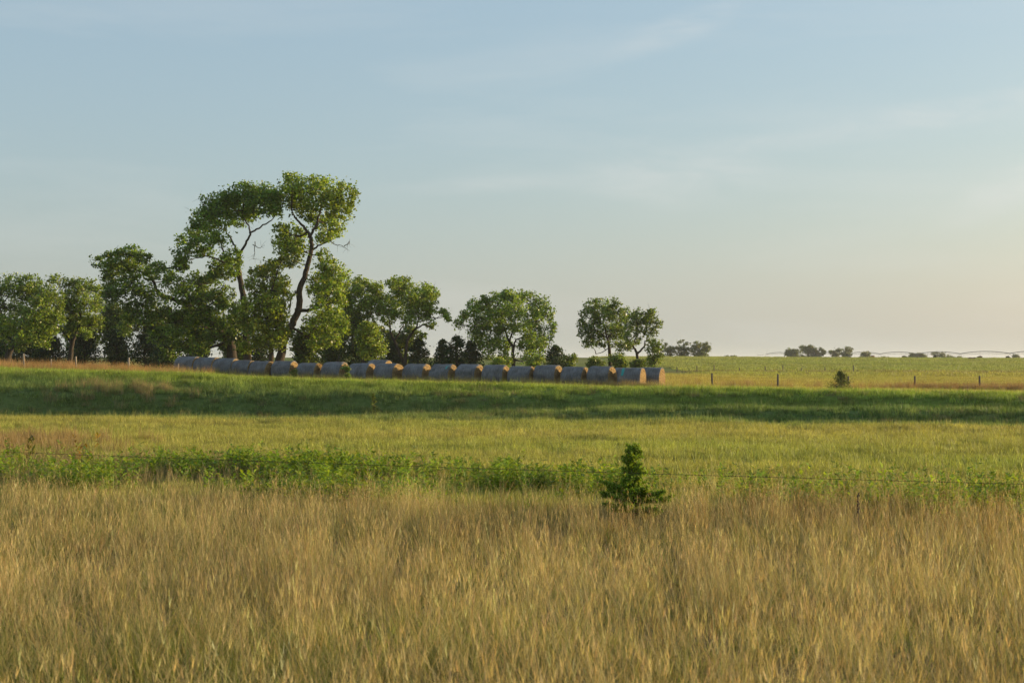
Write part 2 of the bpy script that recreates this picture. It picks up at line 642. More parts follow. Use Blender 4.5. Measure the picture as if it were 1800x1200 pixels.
def tall_stand(g, d0, d1, tussocks, per, S, wk):
    x, y = plant_points(g, d0, d1, tussocks, 0.41, margin=0.8)
    edge = fence_y(x) + 2.0 * (fbm(x * 0.3, y * 0 + 1, 8) - 0.5) * 2 + 0.8 + 2.8 * smooth(-1, 4, x)
    keep = (y < edge) | ((g.uniform(0, 1, len(x)) < 0.07) & (y < edge + 5))
    keep &= g.uniform(0, 1, len(x)) < np.clip(0.85 + 0.9 * (fbm(x * 0.6, y * 0.6, 77) - 0.5), 0.2, 1)
    x, y = x[keep], y[keep]
    n = len(x)
    n_g = fbm(x * 0.25, y * 0.25, 41)
    n_r = fbm(x * 0.16 + 9, y * 0.3, 51)
    kind = np.zeros(n, int)                                                  # 0 dry, 1 green, 2 rust, 3 bleached
    u = g.uniform(0, 1, n)
    kind[u < np.clip(0.26 + 2.0 * (n_g - 0.47) + 0.16 * smooth(15, 6, y), 0.07, 0.8)] = 1
    rr = g.uniform(0, 1, n) < np.clip(1.5 * (n_r - 0.57) + 0.30 * smooth(4.0, 7, x) * smooth(19, 23, y), 0.02, 0.6)
    kind[(kind == 0) & rr] = 2
    kind[(kind == 0) & (g.uniform(0, 1, n) < 0.14)] = 3
    hs = (0.62 + 0.75 * fbm(x * 0.45, y * 0.45, 61)) * g.uniform(0.82, 1.18, n) * (0.90 + 0.26 * smooth(12, 24, y)) * (1 + 0.22 * smooth(1, 5, x) * smooth(19, 25, y))
    br = 0.5 + 1.0 * fbm(x * 0.5, y * 0.5, 71)
    laz = g.uniform(0, 2 * np.pi, n)
    lam = np.abs(g.normal(0, 0.12, n))
    # blades
    k = np.repeat(np.arange(n), per)
    m = len(k)
    kd = kind[k]
    base = np.stack([x[k], y[k]], 1) + g.normal(0, 0.062, (m, 2))
    z = ground_z(base[:, 0], base[:, 1]) - 0.01
    base = np.concatenate([base, z[:, None]], 1)
    young = g.uniform(0, 1, m) < np.choose(kd, [0.33, 0.68, 0.22, 0.28])       # this year's green blades, shorter
    h = np.where(young, g.uniform(0.14, 0.40, m), g.uniform(0.22, 0.60, m)) * hs[k]
    stem = (~young) & (g.uniform(0, 1, m) < 0.13)
    h = np.where(stem, g.uniform(0.45, 0.80, m) * hs[k], h)
    lodged = (~stem) & (g.uniform(0, 1, m) < np.choose(kd, [0.20, 0.12, 0.15, 0.45]))
    az = np.where(g.uniform(0, 1, m) < 0.5, laz[k], g.uniform(0, 2 * np.pi, m))
    lean = np.abs(g.normal(0, 0.26, m)) + lam[k] * 0.7
    bend = np.abs(g.normal(0.18, 0.20, m))
    lean = np.where(lodged, g.uniform(0.4, 0.9, m), np.where(stem, lean * 0.6, lean))
    bend = np.where(lodged, g.uniform(0.3, 0.9, m), np.where(stem, bend * 0.5, bend))
    w = np.where(young, g.uniform(0.004, 0.008, m), np.where(stem, 0.0028, g.uniform(0.0025, 0.0052, m))) * wk
    dryc = np.array([DRY, DRY * 0.9 + OLIVE * 0.2, RUST, STRAW])[kd]
    tip = np.where(young[:, None], OLIVE * 1.4, dryc)
    low = np.where(young[:, None], GREEN, dryc * 0.55 + OLIVE * 0.35)
    var = br[k][:, None] * np.exp(g.normal(0, 0.30, (m, 1))) * (1 + g.normal(0, 0.06, (m, 3)))
    tip = np.where(stem[:, None], tip * 0.7 + STRAW * 0.35, tip)
    tip, low = np.clip(tip * var, 0.01, 0.85), np.clip(low * var, 0.01, 0.85)
    out = [ribbons(base, az, lean, h, w, bend, g.uniform(0, np.pi, m), low, tip, S)]
    # seed heads on the stems
    q = np.where(stem)[0]
    kk = np.repeat(q, 5)
    r = len(kk)
    tt = g.uniform(0.78, 1.0, r)
    off = (lean[kk] * tt + bend[kk] * tt * tt) * h[kk]
    pb = base[kk].copy()
    pb[:, 0] += np.cos(az[kk]) * off
    pb[:, 1] += np.sin(az[kk]) * off
    pb[:, 2] += tt * h[kk] * 0.98
    hc = tip[kk] * 1.08
    out.append(ribbons(pb, g.uniform(0, 2 * np.pi, r), np.full(r, 0.18), g.uniform(0.04, 0.085, r), g.uniform(0.002, 0.0042, r) * wk ** 0.5, np.full(r, 0.1),
                       g.uniform(0, np.pi, r), hc, hc, 1, 0.3))
    return merge(out)


g = np.random.default_rng(11)
M_TALL = plant_mat('verge_grass_blades', 0.33, 0.55, 0.25)
tv, tf, tk = merge([tall_stand(g, 2.4, 9, 34, 36, 3, 1.0), tall_stand(g, 9, 17, 22, 36, 2, 1.2), tall_stand(g, 17, 38, 13, 32, 2, 1.6)])
print('tall grass quads', len(tf))
tag(link('tall_dry_grass', new_mesh('tall_dry_grass', tv, tf, [M_TALL], tk)), 'tall golden dry grass with green tufts covering the foreground verge', 'grass', kind='stuff')


# --- shorter sward: ditch field, bank, pasture (patches of many blades)
def sward(seed, n, half, h0, h1, w0, w1, stems=0):
    g = np.random.default_rng(seed)
    W = np.array([1.0, 1.0, 1.0])
    parts = [blade_set(g, n, half, h0, h1, w0, w1, 0.22, 0.35, W * 0.75, W, 2, square=True)]
    v_, f_, c_ = parts[0]
    parts[0] = (v_, f_, c_ * np.repeat(np.exp(g.normal(0, 0.28, n)), 6)[:, None])
    if stems:
        parts.append(blade_set(g, stems, half, h1, h1 * 1.6, w0 * 0.6, w1 * 0.6, 0.1, 0.15, W * np.array([1.3, 1.0, 0.9]), W * np.array([1.9, 1.35, 1.0]), 2, square=True))
    return merge(parts)


SRC_FINE = source_collection('sward_fine', [sward(200 + i, 110, 0.38, 0.06, 0.24, 0.010, 0.024, 5) for i in range(6)], M_GRASS)
SRC_COARSE = source_collection('sward_coarse', [sward(230 + i, 170, 0.85, 0.12, 0.34, 0.02, 0.05, 8) for i in range(5)], M_GRASS)
SRC_FAR = source_collection('sward_far', [sward(250 + i, 180, 2.1, 0.14, 0.42, 0.06, 0.14, 6) for i in range(5)], M_GRASS)


def sward_on(name, label, d0, d1, dens, src, k, u=0.40, ulo=None, sel=None, gain=2.05, hz=None):
    g = np.random.default_rng(int(d0 * 10) + 3)
    x, y = plant_points(g, d0, d1, dens, u, ulo=ulo)
    if sel is not None:
        kk = sel(x, y, g)
        x, y = x[kk], y[kk]
    P, rot, S = finish(g, x, y, 0.05, 0.8, 1.25, None if hz is None else hz(x, y))
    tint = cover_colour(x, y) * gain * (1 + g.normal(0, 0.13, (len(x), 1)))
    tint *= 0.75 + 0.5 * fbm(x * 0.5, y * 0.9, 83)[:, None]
    return scatter(name, label, 'grass', P, rot, S, g.integers(0, k, len(x)), tint, src)


sward_on('field_grass', 'short yellow-green grass of the flat strip behind the leafy weeds', 30, 72, 3.6, SRC_FINE, 6,
         sel=lambda x, y, g: y > fence_y(x) - 1.0, hz=lambda x, y: 0.7 + 0.8 * fbm(x * 0.2, y * 0.35, 14))
sward_on('bank_grass', 'lush green grass on the long earth bank before the bales', 72, 112, 4.2, SRC_FINE, 6, hz=lambda x, y: 0.7 + 1.3 * fbm(x * 0.3, y * 0.5, 15))
sward_on('pasture_grass', 'yellow-green pasture grass around the bales and wire fence', 108, 230, 0.9, SRC_COARSE, 5, hz=lambda x, y: 0.6 + 0.8 * fbm(x * 0.1, y * 0.1, 16),
         sel=lambda x, y, g: (x > 0.03 * y) | (y < 150))
sward_on('hillside_grass', 'distant pale green grass climbing to the skyline', 225, 590, 0.22, SRC_FAR, 5, ulo=0.06)


# --- rust-coloured tall grass strips and tan tufts
def strip_sources():
    out = []
    for i in range(5):
        g = np.random.default_rng(300 + i)
        W = np.array([1.0, 1.0, 1.0])
        out.append(merge([blade_set(g, 60, 0.35, 0.45, 1.0, 0.008, 0.02, 0.10, 0.16, W * np.array([0.7, .85, 0.9]), W, 3),
                          blade_set(g, 25, 0.35, 0.25, 0.6, 0.008, 0.02, 0.2, 0.3, W * 0.7, W * 0.9, 2)]))
    return out


SRC_STRIP = source_collection('bunch_grass', strip_sources(), M_GRASS)
g = np.random.default_rng(17)
PX, PY, PT, PH = [], [], [], []


def add_strip(x, y, tint, h):
    PX.append(x)
    PY.append(y)
    PT.append(np.ones((len(x), 3)) * np.asarray(tint) * (1 + g.normal(0, 0.15, (len(x), 1))))
    PH.append(np.ones(len(x)) * h * g.uniform(0.7, 1.25, len(x)))


# along the left fence
x = g.uniform(-46, -25.5, 1500)
y = g.uniform(113, 123, 1500)
k = g.uniform(0, 1, 1500) < np.clip(0.25 + 1.5 * (fbm(x * 0.25, y * 0.25, 5) - .3), 0.15, 1) * (0.55 + 0.45 * smooth(-43, -36, x))
add_strip(x[k], y[k], RUST * 1.25, 1.05)
# along the right fence
x = g.uniform(17, 62, 1500)
y = 140 + g.normal(0, 2.0, 1500)
k = g.uniform(0, 1, 1500) < 0.10 + 0.9 * smooth(32, 46, x)
add_strip(x[k], y[k], RUST * 1.0 + DRY * .05, 0.95)
# in front of the bales
x = g.uniform(-31, 12, 700)
y = 112 - 1.75 - 0.46 * (x - 9) + g.normal(0, 0.45, 700)
k = fbm(x * 0.4, y * 0, 6) > 0.36
add_strip(x[k], y[k], DRY * 0.7 + RUST * .15, 0.85)
x = g.uniform(2, 13, 60)
y = 112 - 1.9 - 0.46 * (x - 9) + g.normal(0, 0.5, 60)
add_strip(x, y, RUST * 0.9, 0.65)
# tan tufts on the shaded bank, left
x = g.normal(-22.5, 2.2, 46)
y = g.normal(83.0, 0.8, 46)
add_strip(x, y, DRY * 0.8, 0.7)
x = g.normal(-14, 7, 22)
y = g.normal(80.0, 1.2, 22)
add_strip(x, y, DRY * 0.6, 0.5)
x = g.uniform(-32, 33, 520)
y = bank_y(x) - g.uniform(0.5, 9.5, 520)
k = fbm(x * 0.22, y * 0.3, 66) > 0.46
add_strip(x[k], y[k], DRY * 0.55 + OLIVE * 0.5, 0.32)
# tall stems at the far left of the field
x = g.normal(-20.5, 2.4, 260)
y = g.uniform(45, 60, 260)
add_strip(x, y, RUST * 0.6 + DRY * 0.4, 0.75)
x = g.normal(-11, 4.0, 240)
y = g.uniform(37, 46, 240)
add_strip(x, y, DRY * 0.8, 0.6)
x, y, tint, h = map(np.concatenate, (PX, PY, PT, PH))
P, rot, S = finish(g, x, y, 0.06, 0.8, 1.2, h)
scatter('rust_bunch_grass', 'rust and tan bunch grass along fences and bales', 'grass', P, rot, S, g.integers(0, 5, len(x)), tint, SRC_STRIP)


# --- leafy weeds behind the near fence
def forb(seed):
    g = np.random.default_rng(seed)
    out = []
    ns = g.integers(3, 6)
    for s in range(ns):
        h = g.uniform(0.45, 0.85)
        az = g.uniform(0, 2 * np.pi)
        bx = g.normal(0, 0.10, 2)
        lean = g.uniform(0.05, 0.35)
        out.append(ribbons(bx[None], np.array([az]), np.array([lean]), np.array([h]), np.array([0.010]), np.array([0.1]), np.array([g.uniform(0, 3)]),
                           np.array([[0.10, 0.10, 0.04]]), np.array([[0.10, 0.14, 0.04]]), 3, 0.4))
        m = int(30 * h)
        t = g.uniform(0.22, 1.0, m)
        o = lean * t + 0.1 * t * t
        pb = np.stack([bx[0] + np.cos(az) * o * h, bx[1] + np.sin(az) * o * h, t * h], 1)
        la = g.uniform(0, 2 * np.pi, m)
        ll = g.uniform(0.07, 0.15, m)
        # leaf: diamond, drooping outwards
        d = np.stack([np.cos(la), np.sin(la)], 1)
        pn = np.stack([-d[:, 1], d[:, 0]], 1)
        up = g.uniform(0.0, 0.8, m)
        tip = pb.copy()
        tip[:, :2] += d * ll[:, None]
        tip[:, 2] += up * ll
        mid = (pb + tip) / 2
        mid[:, 2] += 0.12 * ll
        a = mid.copy()
        b = mid.copy()
        wv = ll * g.uniform(0.22, 0.34, m)
        a[:, :2] += pn * wv[:, None]
        b[:, :2] -= pn * wv[:, None]
        V = np.stack([pb, a, tip, b], 1).reshape(-1, 3)
        i0 = np.arange(m) * 4
        F = np.stack([i0, i0 + 1, i0 + 2, i0 + 3], 1)
        c = np.repeat(vary((0.20, 0.285, 0.034), m, g, 0.25, 0.08), 4, 0)
        out.append((V, F, c))
    return merge(out)


SRC_FORB = source_collection('leafy_forb', [forb(400 + i) for i in range(8)], M_FORB)
g = np.random.default_rng(23)
n = 9000
x = g.uniform(-17, 17, n)
y = fence_y(x) + g.uniform(0.6, 11.5, n)
q = fbm(x * 0.25, y * 0.25, 91)
v = (y - fence_y(x))
leftw = 0.26 + 0.95 * smooth(-14, -8, x) * (1 - 0.95 * smooth(0.0, 4.5, x))
pr = np.clip(0.16 + 2.4 * (q - 0.42), 0.02, 1) * smooth(11.5, 6.5, v) * smooth(0.6, 2.2, v - 2.2 * smooth(0, 5, x)) * leftw
k = (g.uniform(0, 1, n) < pr * 0.66)
x, y = x[k], y[k]
P, rot, S = finish(g, x, y, 0.10, 0.65, 1.15)
tint = np.ones((len(x), 3)) * g.uniform(0.75, 1.25, (len(x), 1))
scatter('leafy_weeds', 'bright green leafy weeds growing in a band behind the near wire', 'weeds', P, rot, S, g.integers(0, 8, len(x)), tint, SRC_FORB)


# ------------------------------------------------------------------ round hay bales
def wrap_mat():
    m, n, l, p = new_mat('net_wrapped_hay')
    t = n.new('ShaderNodeTexCoord')
    oi = n.new('ShaderNodeObjectInfo')
    add = n.new('ShaderNodeVectorMath')
    l.new(t.outputs['Object'], add.inputs[0])
    cmb = n.new('ShaderNodeCombineXYZ')
    sc7 = n.new('ShaderNodeMath')
    sc7.operation = 'MULTIPLY'
    sc7.inputs[1].default_value = 37.0
    l.new(oi.outputs['Random'], sc7.inputs[0])
    l.new(sc7.outputs[0], cmb.inputs[0])
    l.new(cmb.outputs[0], add.inputs[1])
    mp_ = n.new('ShaderNodeMapping')
    mp_.inputs['Scale'].default_value = (7.0, 1.1, 1.1)          # bands that run round the bale
    l.new(add.outputs[0], mp_.inputs[0])
    n1 = n.new('ShaderNodeTexNoise')
    n1.inputs['Scale'].default_value = 2.2
    n1.inputs['Detail'].default_value = 8
    n1.inputs['Roughness'].default_value = 0.7
    l.new(mp_.outputs[0], n1.inputs['Vector'])
    n2 = n.new('ShaderNodeTexNoise')
    n2.inputs['Scale'].default_value = 1.4
    n2.inputs['Detail'].default_value = 5
    l.new(add.outputs[0], n2.inputs['Vector'])
    r = n.new('ShaderNodeValToRGB')
    r.color_ramp.elements[0].position = 0.3
    r.color_ramp.elements[0].color = (0.078, 0.082, 0.088, 1)
    r.color_ramp.elements[1].position = 0.72
    r.color_ramp.elements[1].color = (0.235, 0.24, 0.25, 1)
    l.new(n1.outputs['Fac'], r.inputs[0])
    r2 = n.new('ShaderNodeValToRGB')
    r2.color_ramp.elements[0].position = 0.35
    r2.color_ramp.elements[0].color = (0.62, 0.58, 0.52, 1)
    r2.color_ramp.elements[1].position = 0.65
    r2.color_ramp.elements[1].color = (1, 1, 1, 1)
    l.new(n2.outputs['Fac'], r2.inputs[0])
    mul = n.new('ShaderNodeVectorMath')
    mul.operation = 'MULTIPLY'
    l.new(r.outputs[0], mul.inputs[0])
    l.new(r2.outputs[0], mul.inputs[1])
    l.new(mul.outputs[0], p.inputs['Base Color'])
    p.inputs['Roughness'].default_value = 0.75
    p.inputs['Specular IOR Level'].default_value = 0.3
    b = n.new('ShaderNodeBump')
    b.inputs['Strength'].default_value = 1.0
    b.inputs['Distance'].default_value = 0.05
    l.new(n1.outputs['Fac'], b.inputs['Height'])
    l.new(b.outputs[0], p.inputs['Normal'])
    return m


M_WRAP = wrap_mat()
M_STRAW = noise_mat('cut_straw_end', (0.10, 0.062, 0.026), (0.44, 0.30, 0.13), (1, 5, 5), 2.6, 10, 0.95, 1.0, dist=0.10)
M_LOOSE = plant_mat('loose_straw', 0.2, 0.6, 0.2)
M_NET = noise_mat('teal_net_edge', (0.03, 0.22, 0.20), (0.06, 0.36, 0.33), (8, 8, 8), 3.0, 4, 0.6)


def make_bale(label, group, pos, yaw, rad, length, seed, roll=0.0, teal=None, ragged=0.0):
    g = np.random.default_rng(seed)
    root = empty('round_bale', pos, yaw)
    root.rotation_euler = (roll, 0, yaw)
    tag(root, label, 'hay bale', group)
    NS = 56
    th = np.linspace(0, 2 * np.pi, NS, endpoint=False)
    ph = g.uniform(0, 6.28, 6)
    prof = 1 + 0.020 * np.sin(2 * th + ph[0]) + 0.014 * np.sin(3 * th + ph[1]) + 0.007 * np.sin(7 * th + ph[2]) + g.normal(0, 0.006, NS)
    hl = length / 2
    xs = np.array([-hl, -hl + 0.02, -hl + 0.07, -hl + 0.16, -hl * 0.5, -hl * 0.2, hl * 0.15, hl * 0.5, hl - 0.16, hl - 0.07, hl - 0.02, hl])
    rf = np.array([0.945, 0.972, 0.99, 1.0, 1.006, 1.0, 1.006, 1.0, 1.0, 0.99, 0.972, 0.945]) + g.normal(0, 0.011, 12)
    sag = g.uniform(0.82, 0.95)

    def section(x, f):
        y = np.sin(th) * rad * prof * f * (1.015)
        z = -np.cos(th) * rad * prof * f
        z = np.where(z < -sag * rad, -sag * rad + (z + sag * rad) * 0.12, z) + rad * (sag + 0.012)
        return np.stack([np.full(NS, x), y, z], 1)
    V = np.concatenate([section(x_, f_) for x_, f_ in zip(xs, rf)])
    F = []
    for i in range(len(xs) - 1):
        a = i * NS + np.arange(NS)
        b = i * NS + (np.arange(NS) + 1) % NS
        F.append(np.stack([a, b, b + NS, a + NS], 1))
    link('wrapped_side', new_mesh('wrapped_side', V, np.concatenate(F)[:, ::-1].copy(), [M_WRAP], None, True), root)
    for side in (1, -1):
        ring0 = section(side * hl, rf[-1] if side > 0 else rf[0])
        cen = ring0.mean(0)
        fr = [1.0, 0.93, 0.8, 0.62, 0.44, 0.26, 0.1]
        Vs = []
        for q, f_ in enumerate(fr):
            rr = cen + (ring0 - cen) * f_
            rr[:, 0] += side * ((0.0 if q == 0 else 0.012) + (g.normal(0, 0.014 + 0.02 * ragged, NS) if q else 0) + 0.02 * (1 - f_ * f_))
            Vs.append(rr)
        Vs.append(cen[None] + np.array([[side * 0.03, 0, 0]]))
        V = np.concatenate(Vs)
        F = []
        for i in range(len(fr) - 1):
            for j in range(NS):
                a, b = i * NS + j, i * NS + (j + 1) % NS
                F.append((a, b, b + NS, a + NS) if side > 0 else (a + NS, b + NS, b, a))
        last = (len(fr) - 1) * NS
        for j in range(NS):
            a, b = last + j, last + (j + 1) % NS
            F.append((a, b, len(V) - 1) if side > 0 else (b, a, len(V) - 1))
        end = link('end_face', new_mesh('end_face', V, F, [M_STRAW]), root)
        if side > 0:
            m = 420 if not ragged else 900
            a = g.uniform(0, 2 * np.pi, m)
            q = np.sqrt(g.uniform(0.25, 1.0, m))
            k = (a / (2 * np.pi) * NS).astype(int) % NS
            bp = cen + (ring0[k] - cen) * q[:, None] * 1.005
            ln = g.uniform(0.05, 0.13, m) * (1 + 1.2 * ragged)
            d1_ = g.normal(0, 1, (m, 3))
            d1_[:, 0] = np.abs(d1_[:, 0]) * 0.45
            d1_ /= np.linalg.norm(d1_, axis=1)[:, None]
            sd = np.cross(d1_, g.normal(0, 1, (m, 3)))
            sd /= np.linalg.norm(sd, axis=1)[:, None]
            w_ = 0.008
            Vq = np.stack([bp - sd * w_, bp + sd * w_, bp + d1_ * ln[:, None] + sd * w_ * .4, bp + d1_ * ln[:, None] - sd * w_ * .4], 1).reshape(-1, 3)
            i0 = np.arange(m) * 4
            link('loose_straw', new_mesh('loose_straw', Vq, np.stack([i0, i0 + 1, i0 + 2, i0 + 3], 1), [M_LOOSE], np.repeat(vary((0.42, 0.28, 0.11), m, g), 4, 0)), end)['kind'] = 'stuff'
    if teal is not None:
        x0_, x1_, t0_, t1_ = teal
        kk = np.linspace(t0_, t1_, 22)
        pts = []
        for x_ in (x0_, x1_):
            y = np.sin(kk) * rad * 1.035
            z = -np.cos(kk) * rad * 1.02 + rad * (sag + 0.012)
            pts.append(np.stack([np.full(22, x_) + 0.02 * np.sin(kk * 9 + x_ * 7), y, z], 1))
        V = np.concatenate(pts)
        F = [(j, j + 1, j + 23, j + 22) for j in range(21)]
        link('net_strip', new_mesh('net_strip', V, F, [M_NET]), root)
    return root


BALE_YAW = R(-25)
def bale_d(px):
    return 112 + (1110 - px) / 470 * 10


front = [(315, 349), (349, 383), (383, 413), (414, 444), (444, 478), (478, 524), (522, 568), (565, 614), (613, 661), (658, 709), (707, 756), (755, 803), (801, 850),
         (847, 896), (894, 941), (937, 989), (985, 1036), (1032, 1084), (1084, 1137)]
ordn = ['', 'second', 'third', 'fourth', 'fifth', 'sixth', 'seventh', 'eighth', 'ninth', 'tenth', 'eleventh', 'twelfth', 'thirteenth', 'fourteenth', 'fifteenth', 'sixteenth', 'seventeenth', 'eighteenth', 'nineteenth']
rb = random.Random(5)
NF = len(front)
for i, (xa, xb) in enumerate(front):
    c = (xa + xb) / 2
    d = bale_d(c)
    p = at(c, 640, d)
    r = NF - 1 - i
    if r == 0:
        lab = 'front-row hay bale at the near end, golden round end fully lit'
    elif i == 0:
        lab = 'front-row hay bale farthest left, beside the rust grass'
    elif i == 6:
        lab = 'front-row hay bale with ragged loose orange hay spilling from its end'
    else:
        lab = 'grey wrapped hay bale, %s from the near right end of the front row' % ordn[r]
    tight = i < 5
    make_bale(lab, 'hay bales in the front row', (p.x, p.y, gz(p.x, p.y) - 0.03), BALE_YAW + R(rb.uniform(-4, 4)), 0.92 + rb.uniform(-0.05, 0.04),
              (1.95 if tight else 1.86) + rb.uniform(-0.05, 0.05), 600 + i, R(rb.uniform(-1.5, 1.5)),
              teal=(-0.62, -0.42, R(195), R(250)) if r == 0 else ((0.55, 0.68, R(170), R(225)) if i == 11 else None), ragged=1.0 if i == 6 else 0.0)
# the second row stands close behind the first
back = [590, 668, 687, 734, 780, 826, 872, 918, 965, 1011, 1057, 1100, 1144]
gaps = {0: 'seventh and eighth', 1: '', 2: ''}
NB = len(back)
for i, c in enumerate(back):
    d = bale_d(c - 20) + 2.2 + (0.6 if i == 1 else 0)
    p = at(c, 640, d)
    r = NB - 1 - i
    if r == 0:
        lab = 'back-row hay bale at the near end, lit round end beside the pasture'
    elif i == 1:
        lab = 'tall back-row hay bale rising above the front row near the bush'
    else:
        lab = 'back-row hay bale, %s from the near right end, top peeking over front row' % ordn[r]
    make_bale(lab, 'hay bales in the back row', (p.x, p.y, gz(p.x, p.y) - 0.03 + (0.14 if i == 1 else 0)), BALE_YAW + R(rb.uniform(-3, 3)), (0.98 if i == 1 else 0.93) + rb.uniform(-0.03, 0.03),
              1.84 + rb.uniform(-0.05, 0.05), 700 + i, R(rb.uniform(-1.5, 1.5)))


# ------------------------------------------------------------------ trees
def tube(pts, rad, ns=8):
    pts = np.asarray(pts, float)
    n = len(pts)
    rad = np.asarray(rad, float)
    tan = np.gradient(pts, axis=0)
    tan /= np.linalg.norm(tan, axis=1)[:, None] + 1e-9
    ref = np.array([0.31, 0.93, 0.2])
    a = np.cross(tan, ref)
    a /= np.linalg.norm(a, axis=1)[:, None] + 1e-9
    b = np.cross(tan, a)
    th = np.linspace(0, 2 * np.pi, ns, endpoint=False)
    V = (pts[:, None, :] + rad[:, None, None] * (np.cos(th)[None, :, None] * a[:, None, :] + np.sin(th)[None, :, None] * b[:, None, :])).reshape(-1, 3)
    F = []
    for i in range(n - 1):
        q = i * ns + np.arange(ns)
        r = i * ns + (np.arange(ns) + 1) % ns
        F.append(np.stack([q, r, r + ns, q + ns], 1))
    return V, np.concatenate(F), np.zeros((len(V), 3))


def resample(pts, rads, k=5):
    pts = np.asarray(pts, float)
    if len(pts) < 3:
        t = np.linspace(0, 1, k + 1)
        P = pts[0] + (pts[-1] - pts[0]) * t[:, None]
        return P, rads[0] + (rads[-1] - rads[0]) * t
    out, ro = [], []
    P = np.concatenate([[2 * pts[0] - pts[1]], pts, [2 * pts[-1] - pts[-2]]])
    for i in range(1, len(P) - 2):
        for t in np.linspace(0, 1, k, endpoint=False):
            p0, p1, p2, p3 = P[i - 1], P[i], P[i + 1], P[i + 2]
            out.append(0.5 * ((2 * p1) + (p2 - p0) * t + (2 * p0 - 5 * p1 + 4 * p2 - p3) * t * t + (3 * p1 - p0 - 3 * p2 + p3) * t ** 3))
            ro.append(rads[i - 1] + (rads[i] - rads[i - 1]) * t)
    out.append(pts[-1])
    ro.append(rads[-1])
    return np.array(out), np.array(ro)


def leaf_quads(g, P, out, size, colour, spread=0.9, hue=0.07, lum=0.22):
    n = len(P)
    nrm = out * 0.5 + g.normal(0, spread, (n, 3))
    nrm /= np.linalg.norm(nrm, axis=1)[:, None] + 1e-9
    t = np.cross(nrm, g.normal(0, 1, (n, 3)))
    t /= np.linalg.norm(t, axis=1)[:, None] + 1e-9
    b = np.cross(nrm, t)
    L = size * g.uniform(0.65, 1.35, n)[:, None]
    W = L * g.uniform(0.55, 0.85, n)[:, None]
    V = np.stack([P - t * L * .5, P + b * W * .5 - t * L * 0.08 + nrm * L * .06, P + t * L * .5, P - b * W * .5 - t * L * 0.08 + nrm * L * .06], 1).reshape(-1, 3)
    i0 = np.arange(n) * 4
    return V, np.stack([i0, i0 + 1, i0 + 2, i0 + 3], 1), np.repeat(vary(colour, n, g, lum, hue), 4, 0)


LEAFC = (0.10, 0.165, 0.028)


